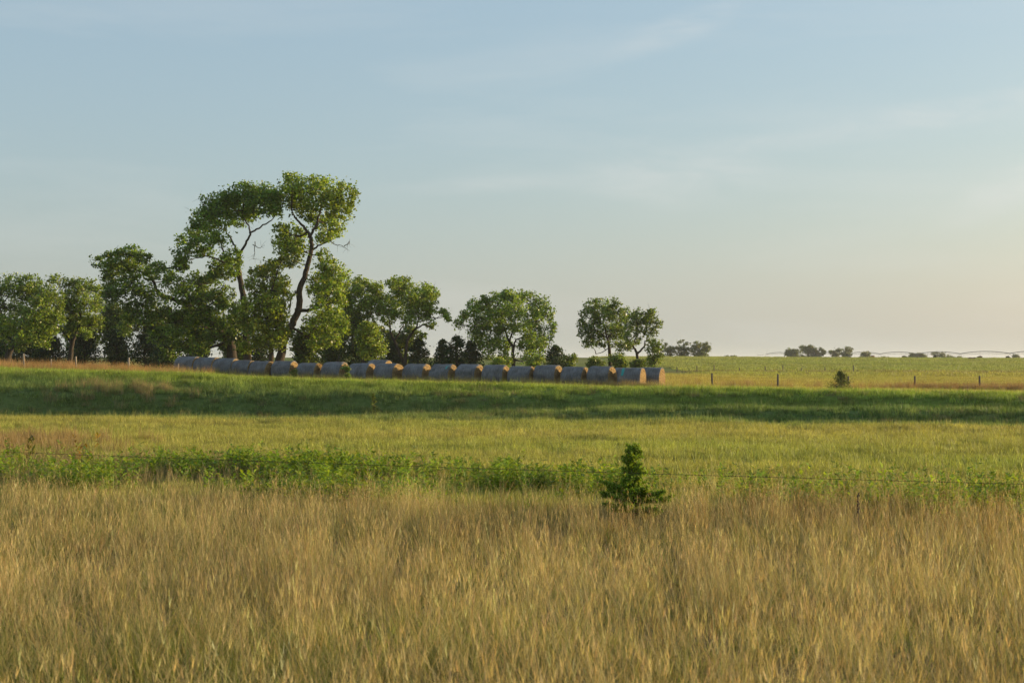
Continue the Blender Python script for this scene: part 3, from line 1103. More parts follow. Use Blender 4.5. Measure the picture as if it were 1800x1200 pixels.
def make_tree(name, label, cat, d, base_px, limbs, blobs, seed, leaf=0.22, cover=2.6, depth=1.0, colour=LEAFC, group=None, twigs=(), ns=9, mat=None, subs=24, grow=1.22, sink=0.0, front=(), join=0.28):
    """limbs: pixel polylines with start/end radius (metres); blobs: pixel ellipses of foliage, spread in depth"""
    g = np.random.default_rng(seed)
    b0 = at(base_px, 640, d)
    bz = gz(b0.x, b0.y) - sink
    root = empty(name, (b0.x, b0.y, bz))
    tag(root, label, cat, group)
    O = np.array([b0.x, b0.y, bz])
    parts, skel = [], []
    ppm = FPX / d
    for li, (pl, r0, r1) in enumerate(limbs):
        off = g.normal(0, 0.25 * depth)
        pts = []
        for k, (px, py) in enumerate(pl):
            dy = 0 if li == 0 and k == 0 else off * k / max(1, len(pl) - 1) + g.normal(0, 0.06)
            w = at(px, py, d + dy)
            pts.append([w.x, w.y, w.z])
        pts = np.array(pts)
        if li == 0:
            pts[0, 2] = min(pts[0, 2], bz - 0.1)
        if skel and li > 0:
            S_ = np.concatenate(skel)
            j = np.argmin(np.linalg.norm(S_ - pts[0], axis=1))
            if np.linalg.norm(S_[j] - pts[0]) < 2.0:
                pts[0] = S_[j]
        rr = np.linspace(r0, r1, len(pts))
        if li == 0:
            rr[0] *= 1.25
        P, rd = resample(pts, rr, 5)
        P = P + g.normal(0, 0.035, P.shape)
        parts.append(tube(P - O, rd, ns))
        skel.append(P)
    W = max([abs(b[0] - base_px) for b in blobs] + [10]) / ppm
    lv = []
    cents = []
    mids = []                                                     # foliage that joins neighbouring boughs
    if join:
        for i_ in range(len(blobs)):
            for j_ in range(i_):
                a_, b_ = blobs[i_], blobs[j_]
                D_ = math.hypot(a_[0] - b_[0], a_[1] - b_[1])
                if 0.7 * (a_[2] + b_[2]) < D_ < 1.0 * (a_[2] + b_[2]) and g.uniform() < join:
                    mids.append(((a_[0] + b_[0]) / 2, (a_[1] + b_[1]) / 2, 0.36 * (a_[2] + b_[2]), 0.38 * (a_[3] + b_[3])))
    for (px, py, rx, ry) in list(blobs) + mids:
        dy = g.uniform(-1, 1) * min(W * 0.55, 3.2) * depth
        c = at(px, py, d + dy)
        c = np.array([c.x, c.y, c.z])
        R3 = np.array([rx / ppm, 0.5 * (rx + ry) / ppm * 1.05, ry * 1.12 / ppm]) * grow
        cents.append((c, R3))
    for (px, py, rx, ry) in front:                                # boughs hanging on the near side of the trunk
        c = at(px, py, d - 1.6 + g.normal(0, 0.3))
        cents.append((np.array([c.x, c.y, c.z]), np.array([rx / ppm, 0.4 * (rx + ry) / ppm, ry / ppm]) * grow))
    if skel:
        for c, R3 in cents:
            S_ = np.concatenate(skel)
            dist = np.linalg.norm(S_ - c, axis=1) + 0.9 * np.maximum(0, S_[:, 2] - c[2])
            j = np.argmin(dist)
            a = S_[j]
            L = np.linalg.norm(c - a)
            if L < 0.3:
                continue
            mid = (a + c) / 2 + np.array([g.normal(0, 0.1), g.normal(0, 0.1), -0.10]) * L
            r0 = min(0.035 + 0.018 * L, 0.11)
            P, rd = resample([a, mid, c], [r0, r0 * 0.65, 0.018], 4)
            parts.append(tube(P - O, rd, 5))
            if L < 6:
                skel.append(P[2:])
            # twigs fanning into the clump
            for q in range(4):
                e = c + g.normal(0, 0.6, 3) * R3
                parts.append(tube(np.array([P[-3], (P[-2] + e) / 2 + g.normal(0, .05, 3), e]) - O, np.array([0.02, 0.014, 0.007]), 4))
    for c, R3 in cents:
        area = np.pi * R3[0] * R3[2]
        nl = int(1.3 * cover * area / (0.36 * leaf * leaf)) + 12
        nsub = max(4, int(subs * (0.6 + 0.5 * R3[0])))
        v = g.normal(0, 1, (nsub, 3))
        v /= np.linalg.norm(v, axis=1)[:, None]
        rr = g.uniform(0.25, 1.0, nsub) ** 0.6
        sub = v * rr[:, None] * R3 * 0.86
        wgt = g.uniform(0.4, 1.6, nsub)
        stray = g.uniform(0, 1, nsub) < 0.24                       # shoots that stand out of the outline
        sub[stray] *= g.uniform(1.1, 1.36, (stray.sum(), 1))
        wgt[stray] *= 0.38
        k = g.choice(nsub, nl, p=wgt / wgt.sum())
        sr = 0.27 * R3 * g.uniform(0.7, 1.3, (nsub, 1)) * np.where(stray, 0.5, 1.0)[:, None]
        P = sub[k] + np.clip(g.normal(0, 1, (nl, 3)), -2.1, 2.1) * sr[k] * 0.62
        loose = g.uniform(0, 1, nl) < 0.10                         # scattered leaves that feather the outline and thin the core
        P[loose] = np.clip(g.normal(0, 0.52, (loose.sum(), 3)), -0.95, 0.95) * R3
        out = P / (R3 + 1e-6)
        lv.append(leaf_quads(g, P + c - O, out, leaf, np.array(colour) * g.uniform(0.8, 1.22), 0.9, 0.08, 0.34))
    if parts:
        v, f, _ = merge(parts)
        link('trunk', new_mesh('trunk', v, f, [M_BARK], None, True), root)
    v, f, k = merge(lv)
    link('crown', new_mesh('crown', v, f, [mat or M_LEAF], k), root)
    for tw in twigs:
        pts = np.array([list(at(px, py, d)) for px, py in tw])
        P, rd = resample(pts, np.linspace(0.05, 0.012, len(pts)), 4)
        P = P + g.normal(0, 0.03, P.shape)
        pp = [tube(P - O, rd, 5)]
        for q in range(5):
            j = g.integers(len(P) // 3, len(P))
            e = P[j] + np.array([g.normal(0, .5), g.normal(0, .4), g.normal(-.2, .5)])
            pp.append(tube(np.array([P[j], (P[j] + e) / 2 + g.normal(0, .06, 3), e]) - O, np.array([.014, .01, .006]), 4))
        v, f, _ = merge(pp)
        link('dead_branch', new_mesh('dead_branch', v, f, [M_TWIG], None, True), root)
    return root


def fill(g, x0, x1, top, bot, n, r0, r1, shape=0.8):
    """foliage ellipses filling a rounded outline given in pixels"""
    out = []
    cx, hw = (x0 + x1) / 2, (x1 - x0) / 2
    for _ in range(n):
        t = g.uniform(0, 1)
        y = top + (bot - top) * t
        wy = hw * math.sin(math.pi * min(1, 0.16 + 0.84 * t) ** shape) ** 0.6 if t < 0.9 else hw * 0.6
        wy = max(wy, hw * 0.35)
        r = g.uniform(r0, r1)
        x_ = cx + g.uniform(-1, 1) * max(wy - r, 1)
        out.append((x_, y + r * 0.6, r * g.uniform(0.9, 1.3), r * g.uniform(0.65, 0.9)))
    return out


# the two great cottonwoods, the leaning one, and the younger tree between them
make_tree('cottonwood_tree', 'tallest cottonwood with bare curved trunk and high crown leaning over the bales', 'tree', 145, 487,
          [([(487, 632), (500, 593), (517, 563), (525, 540), (526, 510), (535, 487), (542, 460), (547, 430), (544, 412)], 0.42, 0.19),
           ([(544, 412), (533, 398), (520, 385), (512, 370)], 0.16, 0.07), ([(545, 414), (556, 395), (562, 372), (568, 350)], 0.15, 0.06),
           ([(548, 443), (562, 430), (578, 424)], 0.12, 0.05), ([(525, 546), (547, 544), (562, 532), (572, 534)], 0.2, 0.09),
           ([(562, 532), (563, 515), (566, 500)], 0.1, 0.05), ([(518, 577), (532, 588), (540, 590), (549, 580)], 0.14, 0.06), ([(524, 512), (514, 520), (509, 545)], 0.1, 0.06)],
          [(513, 323, 20, 13), (547, 328, 26, 15), (580, 330, 26, 14), (607, 341, 17, 17), (570, 357, 32, 17), (600, 372, 20, 14), (527, 355, 22, 18), (507, 347, 17, 16),
           (573, 390, 26, 14), (591, 404, 13, 9), (513, 413, 24, 16), (494, 405, 13, 11), (498, 428, 18, 12), (527, 438, 17, 12), (570, 416, 17, 10), (513, 456, 17, 11), (545, 372, 16, 12),
           (567, 446, 12, 8), (573, 466, 22, 11), (590, 480, 20, 12), (600, 497, 14, 13), (563, 492, 19, 14), (580, 518, 22, 14), (597, 527, 13, 12), (553, 512, 13, 12),
           (563, 560, 22, 15), (575, 580, 17, 14), (545, 580, 13, 10), (585, 545, 16, 12), (592, 600, 12, 10), (556, 603, 14, 8)],
          901, leaf=0.26, cover=2.2, grow=1.32, front=[(590, 560, 16, 12), (575, 600, 16, 10), (560, 535, 12, 9), (603, 575, 12, 12)], twigs=[((578, 424), (590, 430), (602, 432), (613, 440)), ((575, 408), (590, 402), (602, 395)), ((604, 432), (612, 428), (615, 420))], colour=(0.105, 0.17, 0.028))
make_tree('cottonwood_tree', 'tall cottonwood with dark spreading crown and forked trunk behind the bales', 'tree', 147, 437,
          [([(437, 632), (432, 580), (428, 527), (420, 480), (415, 460)], 0.36, 0.24), ([(416, 462), (422, 445), (430, 432), (440, 412), (458, 398), (477, 387)], 0.17, 0.06),
           ([(417, 455), (412, 432), (404, 418), (396, 405)], 0.13, 0.06), ([(415, 462), (400, 455), (391, 440), (384, 412)], 0.13, 0.06), ([(418, 472), (392, 460), (366, 450), (338, 455)], 0.12, 0.04),
           ([(440, 412), (436, 395), (424, 378)], 0.09, 0.05)],
          [(430, 333, 26, 11), (403, 346, 24, 14), (463, 340, 24, 13), (380, 360, 21, 14), (423, 364, 33, 17), (460, 362, 27, 15), (480, 364, 13, 15), (487, 345, 10, 13), (353, 383, 19, 12),
           (380, 388, 28, 14), (420, 385, 20, 10), (340, 406, 12, 10), (373, 418, 24, 12), (347, 430, 22, 12), (317, 420, 10, 8), (323, 446, 16, 10), (360, 442, 16, 8), (407, 450, 15, 12),
           (410, 467, 13, 12), (383, 467, 15, 9), (313, 467, 13, 8), (377, 480, 13, 7), (404, 482, 12, 9)],
          902, leaf=0.26, cover=2.2, grow=1.36, twigs=[((445, 430), (455, 436), (462, 432)), ((448, 425), (446, 445), (444, 455)), ((362, 365), (354, 355), (350, 345))], colour=(0.075, 0.14, 0.026))
make_tree('cottonwood_tree', 'dark cottonwood with long limb reaching out over the left bales', 'tree', 149, 410,
          [([(412, 632), (404, 602), (392, 590), (372, 570), (352, 551), (330, 537), (312, 529), (279, 515), (268, 493), (255, 480)], 0.5, 0.1),
           ([(255, 480), (225, 470), (200, 468)], 0.09, 0.04), ([(404, 602), (385, 606), (362, 612)], 0.22, 0.1), ([(352, 551), (345, 520), (350, 500)], 0.14, 0.06)],
          [(176, 460, 14, 9), (194, 450, 14, 10), (227, 442, 20, 9), (253, 453, 14, 9), (205, 476, 24, 11), (238, 474, 24, 12), (279, 468, 14, 10), (264, 480, 16, 12), (293, 485, 18, 11),
           (319, 466, 12, 9), (220, 506, 28, 14), (257, 515, 22, 13), (198, 522, 18, 13), (312, 500, 24, 14), (348, 494, 26, 14), (381, 487, 18, 11), (293, 551, 26, 15), (257, 551, 20, 15),
           (330, 573, 28, 16), (367, 537, 26, 18), (385, 573, 20, 18), (286, 592, 22, 15), (323, 604, 20, 14), (352, 592, 20, 16), (220, 573, 16, 14), (330, 520, 26, 16), (392, 518, 20, 15),
           (413, 573, 18, 16), (347, 612, 18, 12), (418, 548, 16, 14), (397, 585, 13, 12), (235, 540, 22, 14), (275, 525, 20, 12), (192, 495, 16, 12), (300, 622, 16, 9)],
          903, leaf=0.26, cover=2.4, colour=(0.07, 0.125, 0.026), front=[(400, 592, 16, 13), (384, 566, 18, 13), (366, 552, 16, 12), (345, 560, 18, 13), (395, 540, 16, 12), (372, 590, 16, 12), (330, 548, 16, 11), (308, 560, 16, 12), (425, 600, 12, 12)])
make_tree('cottonwood_tree', 'bright leafy young cottonwood between the two tall trunks', 'tree', 142.5, 472,
          [([(473, 632), (477, 607), (470, 575), (468, 545), (478, 510), (490, 470)], 0.26, 0.06), ([(470, 575), (488, 560), (500, 545)], 0.1, 0.05)],
          [(453, 480, 14, 11), (477, 467, 15, 10), (493, 460, 11, 9), (480, 492, 22, 15), (460, 513, 21, 14), (493, 520, 19, 16), (467, 546, 28, 15), (497, 547, 13, 14), (453, 573, 23, 14),
           (487, 570, 19, 16), (473, 598, 23, 14), (447, 602, 15, 12), (430, 560, 12, 12), (500, 590, 9, 12), (432, 610, 14, 8)],
          904, leaf=0.26, cover=2.6, colour=(0.12, 0.175, 0.028), grow=1.3, front=[(440, 535, 16, 13), (438, 500, 12, 10), (445, 575, 16, 13), (460, 595, 18, 12), (480, 540, 16, 13), (490, 600, 12, 12), (500, 505, 12, 12), (470, 525, 14, 12)])
# the belt on the left
make_tree('broadleaf_tree', 'rounded willow-like tree cut by the left picture edge', 'tree', 168, 12,
          [([(10, 640), (22, 605), (36, 575), (48, 545)], 0.36, 0.12), ([(22, 605), (8, 570), (0, 540)], 0.2, 0.08), ([(36, 575), (62, 555), (80, 535)], 0.14, 0.05)],
          [(20, 503, 24, 16), (50, 497, 22, 12), (80, 513, 22, 14), (100, 530, 15, 15), (30, 540, 26, 18), (65, 548, 24, 18), (8, 572, 20, 18), (45, 583, 26, 16), (85, 570, 18, 15),
           (-22, 505, 26, 16), (-20, 540, 28, 24), (-25, 580, 26, 18), (62, 520, 24, 14), (100, 560, 14, 12), (30, 605, 18, 9), (75, 600, 16, 10)],
          905, leaf=0.24, cover=2.3, colour=(0.085, 0.14, 0.03))
make_tree('broadleaf_tree', 'airy tree with branching trunk left of the leaning cottonwood', 'tree', 172, 125,
          [([(122, 640), (127, 605), (136, 578), (142, 552)], 0.3, 0.1), ([(127, 605), (112, 585), (100, 570)], 0.14, 0.06), ([(136, 578), (156, 572), (168, 570)], 0.12, 0.05)],
          [(95, 490, 12, 8), (120, 498, 16, 9), (147, 499, 19, 10), (165, 510, 15, 12), (125, 523, 22, 14), (155, 533, 22, 14), (108, 550, 16, 12), (140, 558, 22, 14), (170, 565, 14, 13),
           (115, 580, 14, 11), (172, 535, 12, 14), (150, 585, 14, 9)],
          906, leaf=0.25, cover=2.2, colour=(0.09, 0.145, 0.03))
# the belt on the right of the great trees
make_tree('broadleaf_tree', 'pale green tree just right of the tallest cottonwood', 'tree', 164, 640,
          [([(640, 640), (636, 605), (630, 570), (634, 535)], 0.25, 0.08), ([(630, 575), (615, 560), (608, 545)], 0.1, 0.05), ([(634, 545), (652, 530), (662, 515)], 0.1, 0.04)],
          [(630, 496, 15, 9), (617, 511, 18, 14), (644, 509, 20, 13), (663, 508, 13, 11), (630, 532, 24, 15), (653, 532, 20, 15), (613, 552, 18, 15), (642, 552, 18, 14), (603, 572, 14, 13),
           (670, 542, 15, 15), (625, 575, 16, 12), (606, 532, 12, 12)],
          907, leaf=0.24, cover=2.3, colour=(0.105, 0.165, 0.032))
make_tree('broadleaf_tree', 'two-trunked tree left of the sky gap with a branch reaching right', 'tree', 166, 705,
          [([(710, 642), (714, 612), (721, 590), (733, 577), (748, 570)], 0.22, 0.07), ([(690, 642), (693, 600), (686, 580), (684, 560)], 0.2, 0.06), ([(693, 598), (705, 577), (714, 560)], 0.12, 0.05),
           ([(733, 577), (736, 550), (738, 525)], 0.1, 0.04), ([(748, 570), (765, 560), (782, 553)], 0.06, 0.03)],
          [(705, 494, 17, 9), (691, 499, 13, 10), (714, 508, 22, 12), (751, 507, 13, 9), (737, 515, 18, 12), (762, 517, 11, 9), (695, 520, 18, 14), (723, 528, 24, 14), (754, 532, 15, 15),
           (700, 543, 20, 12), (728, 549, 20, 12), (751, 554, 13, 11), (780, 550, 12, 8), (789, 562, 6, 5), (758, 571, 10, 7), (721, 564, 14, 8), (684, 560, 13, 12), (676, 530, 10, 12), (744, 590, 9, 6)],
          908, leaf=0.23, cover=2.3, colour=(0.1, 0.165, 0.03))
make_tree('small_tree', 'small bright round tree behind the tall back-row bale', 'tree', 150, 652,
          [([(652, 645), (650, 615), (648, 590)], 0.1, 0.04)],
          [(649, 580, 17, 12), (660, 598, 17, 14), (641, 602, 17, 14), (667, 613, 13, 12), (636, 589, 12, 10), (650, 620, 20, 12)], 909, leaf=0.22, cover=2.5, colour=(0.115, 0.18, 0.035))
make_tree('broadleaf_tree', 'broad round tree standing alone in the middle beyond the bales', 'tree', 168, 900,
          [([(901, 645), (902, 613), (896, 600), (885, 575), (875, 550)], 0.22, 0.06), ([(902, 613), (908, 597), (928, 588), (942, 565)], 0.12, 0.04), ([(897, 600), (905, 570), (905, 540)], 0.12, 0.04)],
          [(805, 568, 9, 9), (816, 556, 10, 8), (835, 536, 15, 12), (852, 530, 14, 11), (873, 527, 18, 12), (898, 517, 18, 9), (924, 522, 20, 11), (947, 533, 16, 13), (964, 552, 12, 13), (969, 575, 11, 12),
           (959, 600, 13, 13), (831, 552, 16, 13), (852, 556, 22, 14), (875, 553, 22, 15), (905, 545, 22, 15), (933, 551, 20, 15), (840, 578, 20, 14), (863, 580, 22, 14), (887, 577, 20, 14),
           (915, 571, 20, 13), (938, 580, 18, 14), (859, 603, 22, 13), (840, 600, 16, 12), (885, 606, 15, 12), (924, 608, 18, 14), (945, 600, 16, 14), (933, 627, 20, 10), (885, 627, 13, 8), (858, 623, 16, 8)],
          910, leaf=0.23, cover=2.0, colour=(0.085, 0.15, 0.03))
make_tree('broadleaf_tree', 'open-crowned tree right of the lone dark juniper', 'tree', 178, 1072,
          [([(1073, 640), (1071, 611), (1066, 592), (1062, 570)], 0.24, 0.07), ([(1071, 611), (1060, 618), (1048, 622)], 0.06, 0.03), ([(1067, 595), (1082, 575), (1090, 555)], 0.1, 0.04), ([(1066, 592), (1046, 578), (1038, 560)], 0.1, 0.04)],
          [(1055, 533, 14, 9), (1038, 540, 14, 11), (1078, 534, 13, 9), (1029, 553, 11, 11), (1055, 551, 18, 12), (1082, 551, 17, 12), (1100, 552, 9, 10), (1024, 569, 9, 9), (1042, 571, 16, 12),
           (1069, 571, 17, 12), (1091, 571, 14, 12), (1027, 585, 11, 9), (1047, 591, 15, 10), (1069, 588, 15, 11), (1034, 602, 12, 8), (1056, 604, 13, 6), (1086, 590, 11, 9), (1080, 604, 10, 6)],
          911, leaf=0.24, cover=1.7, colour=(0.07, 0.12, 0.03))
make_tree('broadleaf_tree', 'crooked sparse tree with twisted trunk at the right end of the tree belt', 'tree', 174, 1120,
          [([(1128, 640), (1120, 623), (1115, 612), (1106, 600), (1100, 590)], 0.2, 0.07), ([(1120, 623), (1130, 612), (1135, 600), (1140, 588)], 0.14, 0.05), ([(1113, 608), (1118, 590), (1122, 570)], 0.08, 0.04)],
          [(1120, 551, 8, 8), (1147, 548, 9, 7), (1133, 557, 13, 9), (1157, 569, 9, 7), (1110, 562, 12, 10), (1144, 569, 13, 10), (1123, 570, 13, 11), (1104, 578, 13, 10), (1143, 584, 13, 9),
           (1124, 585, 11, 9), (1100, 603, 13, 9), (1096, 613, 13, 8), (1118, 600, 8, 6)],
          912, leaf=0.23, cover=1.7, colour=(0.075, 0.125, 0.03))
make_tree('small_tree', 'small bushy tree beside the pasture at the end of the tree belt', 'tree', 172, 1150,
          [([(1150, 645), (1150, 625), (1150, 605)], 0.08, 0.03), ([(1150, 640), (1158, 628), (1165, 618)], 0.05, 0.02)],
          [(1149, 603, 12, 10), (1160, 609, 7, 7), (1147, 618, 12, 9), (1154, 632, 10, 9), (1143, 638, 11, 7), (1160, 622, 7, 7)], 913, leaf=0.22, cover=2.0, colour=(0.08, 0.13, 0.032))
gg = np.random.default_rng(77)
for i, (cx, top, hw, d, lab, colr) in enumerate([
        (1000, 622, 22, 170, 'low green thicket between the lone juniper and open-crowned tree', (0.11, 0.165, 0.035)),
        (1045, 626, 24, 168, 'low thicket under the open-crowned tree', (0.085, 0.135, 0.03)),
        (1090, 622, 20, 166, 'low leafy shrubs below the crooked tree', (0.09, 0.14, 0.03)),
        (1122, 632, 18, 164, 'rounded shrub at the foot of the crooked trunk', (0.06, 0.1, 0.025)),
        (880, 630, 24, 158, 'leafy bushes at the foot of the lone round tree', (0.12, 0.18, 0.035)),
        (940, 628, 18, 157, 'bright bush just left of the lone dark juniper', (0.115, 0.175, 0.035))]):
    make_tree('shrub', lab, 'shrub', d, cx, [([(cx, 648), (cx + 3, 640), (cx - 2, 632)], 0.05, 0.02)], fill(gg, cx - hw, cx + hw, top, 642, 13, 6, 10, 0.6), 930 + i, leaf=0.2, cover=2.0, colour=colr, sink=0.05)


# dark junipers and understory
def make_juniper(label, d, px, top, hw_px, seed, colour=(0.035, 0.06, 0.022), n=2600, size=0.16, name='juniper_tree', point=0.85, cat='juniper', base=None, low=0.04):
    g = np.random.default_rng(seed)
    b0 = at(px, 640, d)
    bz = gz(b0.x, b0.y) - 0.03
    H = at(px, top, d).z - bz
    Rm = hw_px * d / FPX
    root = empty(name, (b0.x, b0.y, bz))
    tag(root, label, cat)
    parts = [tube(np.array([[0, 0, -0.05], [0.02 * H * g.normal(), 0, H * .4], [0, 0, H * .93]]), np.array([0.035 * H ** 0.8, 0.02 * H ** .8, 0.006]), 7)]
    nb = int(46 + 10 * H)
    P, D = [], []
    per = max(8, n // nb)
    for b in range(nb):
        t = low + (0.98 - low) * (b + g.uniform(0, 1)) / nb
        az = g.uniform(0, 6.283)
        r = 1.3 * Rm * (1 - t) ** point * g.uniform(0.62, 1.12) + 0.05 * Rm
        z0 = t * H * 0.95
        up = g.uniform(0.0, 0.4) + 0.4 * t
        s = np.sqrt(g.uniform(0.08, 1, per))
        dirv = np.array([math.cos(az), math.sin(az), 0])
        p = dirv[None] * (s * r)[:, None]
        p[:, 2] = z0 + s * r * up * (0.4 + 0.6 * s)
        jit = 0.07 * Rm + 0.14 * r * (1 - s * 0.5)
        p += g.normal(0, 1, (per, 3)) * np.stack([jit, jit, jit * 0.8], 1)
        P.append(p)
        D.append(np.repeat((dirv + np.array([0, 0, up]))[None], per, 0))
        parts.append(tube(np.array([[0, 0, z0], dirv * r * .5 + np.array([0, 0, z0 + r * up * .35]), dirv * r * .9 + np.array([0, 0, z0 + r * up * .85])]), np.array([0.012 * H ** .6, .008 * H ** .6, .003]), 4))
    P, D = np.concatenate(P), np.concatenate(D)
    P[:, 2] = np.maximum(P[:, 2], 0.02)
    v, f, k = leaf_quads(g, P, D, size, colour, 1.0, 0.08, 0.28)
    link('crown', new_mesh('crown', v, f, [M_NEEDLE], k), root)
    v, f, _ = merge(parts)
    link('trunk', new_mesh('trunk', v, f, [M_BARK], None, True), root)
    return root


jun = [(595, 588, 26, 158, 'dark juniper at the foot of the pale green tree'), (618, 600, 16, 160, 'low dark juniper left of the small bright round tree'),
       (690, 600, 24, 170, 'dark juniper under the two-trunked tree'), (735, 592, 26, 168, 'wide dark juniper under the reaching branch'),
       (778, 594, 20, 165, 'pointed dark juniper at the left side of the sky gap'), (803, 588, 27, 166, 'twin-tipped tallest dark juniper in the sky gap'), (828, 598, 23, 167, 'dark juniper touching the left side of the lone round tree'),
       (977, 606, 25, 164, 'lone dark juniper right of the broad round tree'),
       (38, 596, 26, 178, 'dark juniper in deep shade behind the left edge tree'), (92, 592, 26, 180, 'dark juniper behind the trunk of the airy tree'), (150, 580, 26, 182, 'tall dark juniper right of the airy tree'),
       (205, 578, 28, 182, 'shaded dark juniper under the far reach of the long limb'), (255, 585, 28, 178, 'shaded dark juniper beneath the middle of the long limb'), (300, 590, 26, 172, 'dark juniper behind the farthest left bale'),
       (350, 596, 24, 170, 'dark juniper behind the dark cottonwood foliage'), (540, 600, 24, 168, 'dark juniper right of the tallest cottonwood base'), (455, 596, 24, 172, 'dark juniper hidden behind the young cottonwood'),
       (660, 596, 22, 178, 'dark juniper behind the small bright round tree'), (-20, 590, 28, 180, 'dark juniper at the left picture edge')]
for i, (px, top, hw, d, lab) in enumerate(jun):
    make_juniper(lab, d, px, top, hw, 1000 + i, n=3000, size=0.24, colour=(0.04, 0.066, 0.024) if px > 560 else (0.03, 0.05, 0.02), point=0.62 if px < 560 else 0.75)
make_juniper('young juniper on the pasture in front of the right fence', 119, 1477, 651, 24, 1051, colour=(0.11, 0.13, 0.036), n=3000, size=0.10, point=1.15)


def make_sapling(label, d, px, top, seed):
    g = np.random.default_rng(seed)
    b0 = at(px, 640, d)
    bz = gz(b0.x, b0.y)
    H = at(px, top, d).z - bz
    root = tag(empty('juniper_sapling', (b0.x, b0.y, bz)), label, 'sapling')
    stem = np.array([[0, 0, -0.05], [0.02, 0.01, H * 0.35], [-0.02, 0, H * 0.7], [0.0, 0, H]])
    P, rd = resample(stem, [0.028, 0.02, 0.012, 0.004], 5)
    wood = [tube(P, rd, 7)]
    needles = []

    def spray(p0, dirv, L, n):
        """a feathery shoot: short side twigs clothed in needles"""
        q = np.sqrt(g.uniform(0.02, 1, n))
        c = p0 + dirv[None] * (q * L)[:, None]
        sd = g.normal(0, 1, (n, 3))
        sd -= (sd @ dirv)[:, None] * dirv[None]
        sd /= np.linalg.norm(sd, axis=1)[:, None]
        sd[:, 2] *= 0.6
        c = c + sd * (L * 0.30 * (1.05 - q) + 0.02)[:, None] * g.uniform(0, 1, n)[:, None] + g.normal(0, 0.016, (n, 3)) - np.array([0, 0, 0.05]) * (q * q)[:, None] * min(1.0, L * 2)
        needles.append((c, np.repeat((dirv * 0.6)[None], n, 0) + sd))
    big = [(0.30, 0.1, 0.76), (0.33, 3.0, 0.62), (0.36, 2.5, 0.56), (0.34, 0.5, 0.66), (0.38, -0.5, 0.60), (0.32, 3.9, 0.50), (0.42, 5.4, 0.42), (0.48, 3.3, 0.50), (0.44, 1.6, 0.40), (0.40, 4.6, .42), (0.16, 0.3, 0.5), (0.2, 2.8, 0.45), (0.22, 4.4, 0.5), (0.18, 5.5, 0.5), (0.24, 3.6, 0.5), (0.25, 1.4, 0.4)]
    for t, az, L in big:
        k = np.array([math.cos(az), math.sin(az), g.uniform(0.05, 0.35)])
        k /= np.linalg.norm(k)
        o = np.array([0, 0, t * H])
        e = o + k * L
        wood.append(tube(np.array([o, o + k * L * .5 + [0, 0, -.02], e]), np.array([.010, .007, .003]), 5))
        spray(o + k * L * 0.15, k, L * 0.85, 640)
        for q in range(11):
            f = g.uniform(0.1, 0.95)
            a2 = az + g.uniform(-1.3, 1.3)
            k2 = np.array([math.cos(a2), math.sin(a2), g.uniform(0.1, 0.8)])
            k2 /= np.linalg.norm(k2)
            spray(o + k * L * f, k2, g.uniform(0.10, 0.26), 210)
    for b in range(54):
        t = 0.42 + 0.54 * (b + g.uniform(0, 1)) / 54
        az = g.uniform(0, 6.283)
        L = (0.46 * (1 - t) ** 0.8 + 0.05) * g.uniform(0.6, 1.15)
        k = np.array([math.cos(az), math.sin(az), g.uniform(0.5, 1.3)])
        k /= np.linalg.norm(k)
        o = np.array([0, 0, t * H])
        wood.append(tube(np.array([o, o + k * L * .5, o + k * L]), np.array([.006, .004, .002]), 4))
        spray(o + k * L * .05, k, L * .95, 280)
        for q in range(2):
            k2 = k + g.normal(0, 0.5, 3)
            k2 /= np.linalg.norm(k2)
            spray(o + k * L * g.uniform(.3, .9), k2, 0.13, 80)
    spray(np.array([0, 0, H * 0.9]), np.array([0, 0, 1.0]), H * 0.12, 110)
    c = np.concatenate([a_ for a_, _ in needles])
    dd = np.concatenate([b_ for _, b_ in needles])
    v, f, k = leaf_quads(g, c, dd, 0.027, (0.085, 0.145, 0.024), 0.9, 0.10, 0.4)
    link('crown', new_mesh('crown', v, f, [M_SAPLING], k), root)
    v, f, _ = merge(wood)
    link('trunk', new_mesh('trunk', v, f, [M_BARK], None, True), root)
    return root


make_sapling('small green juniper sapling in the tall dry grass by the wire', 28.2, 1112, 784, 1052)
make_juniper('tiny yellow-green sapling alone on the shaded bank', 80.5, 657, 688, 8, 1053, colour=(0.14, 0.17, 0.03), n=500, size=0.07, cat='sapling', name='bank_sapling')
for i, (px, top, hw, d, lab, colr) in enumerate([
        (609, 641, 9, 116.5, 'dark green bush between two front-row bales', (0.05, 0.095, 0.025)), (517, 648, 9, 122, 'small low bush before the bales, left of the ragged bale', (0.07, 0.11, 0.03))]):
    b = at(px, 640, d)
    zb = HORIZON - (gz(b.x, b.y) - EYE) * FPX / d
    make_tree('bush', lab, 'bush', d, px, [([(px, zb + 1), (px + 1, (zb + top) / 2), (px - 1, top + 4)], 0.012 if d < 60 else 0.03, 0.005)],
              fill(gg, px - hw, px + hw, top, zb - 2, 10, hw * .35, hw * .55, .5), 960 + i, leaf=0.13 if d > 60 else 0.07, cover=1.6 if d > 60 else 0.7, colour=colr, depth=.4)
for px, top, d, lab, colr, sd in [(153, 759, 41, 'brown and green dying weed rising above the leafy band', (1.5, 0.75, 0.8), 431), (52, 764, 39, 'dark thin weed clump near the left edge above leaves', (0.7, 0.55, 0.9), 433)]:
    b = at(px, 640, d)
    z = gz(b.x, b.y)
    v, f, k = forb(sd)
    v = v * np.array([0.9, 0.9, (at(px, top, d).z - z) / v[:, 2].max()])
    o = link('weed_plant', new_mesh('weed_plant', v, f, [M_LEAF], k * np.array(colr) * 0.5), None, (b.x, b.y, z))
    tag(o, lab, 'weed')
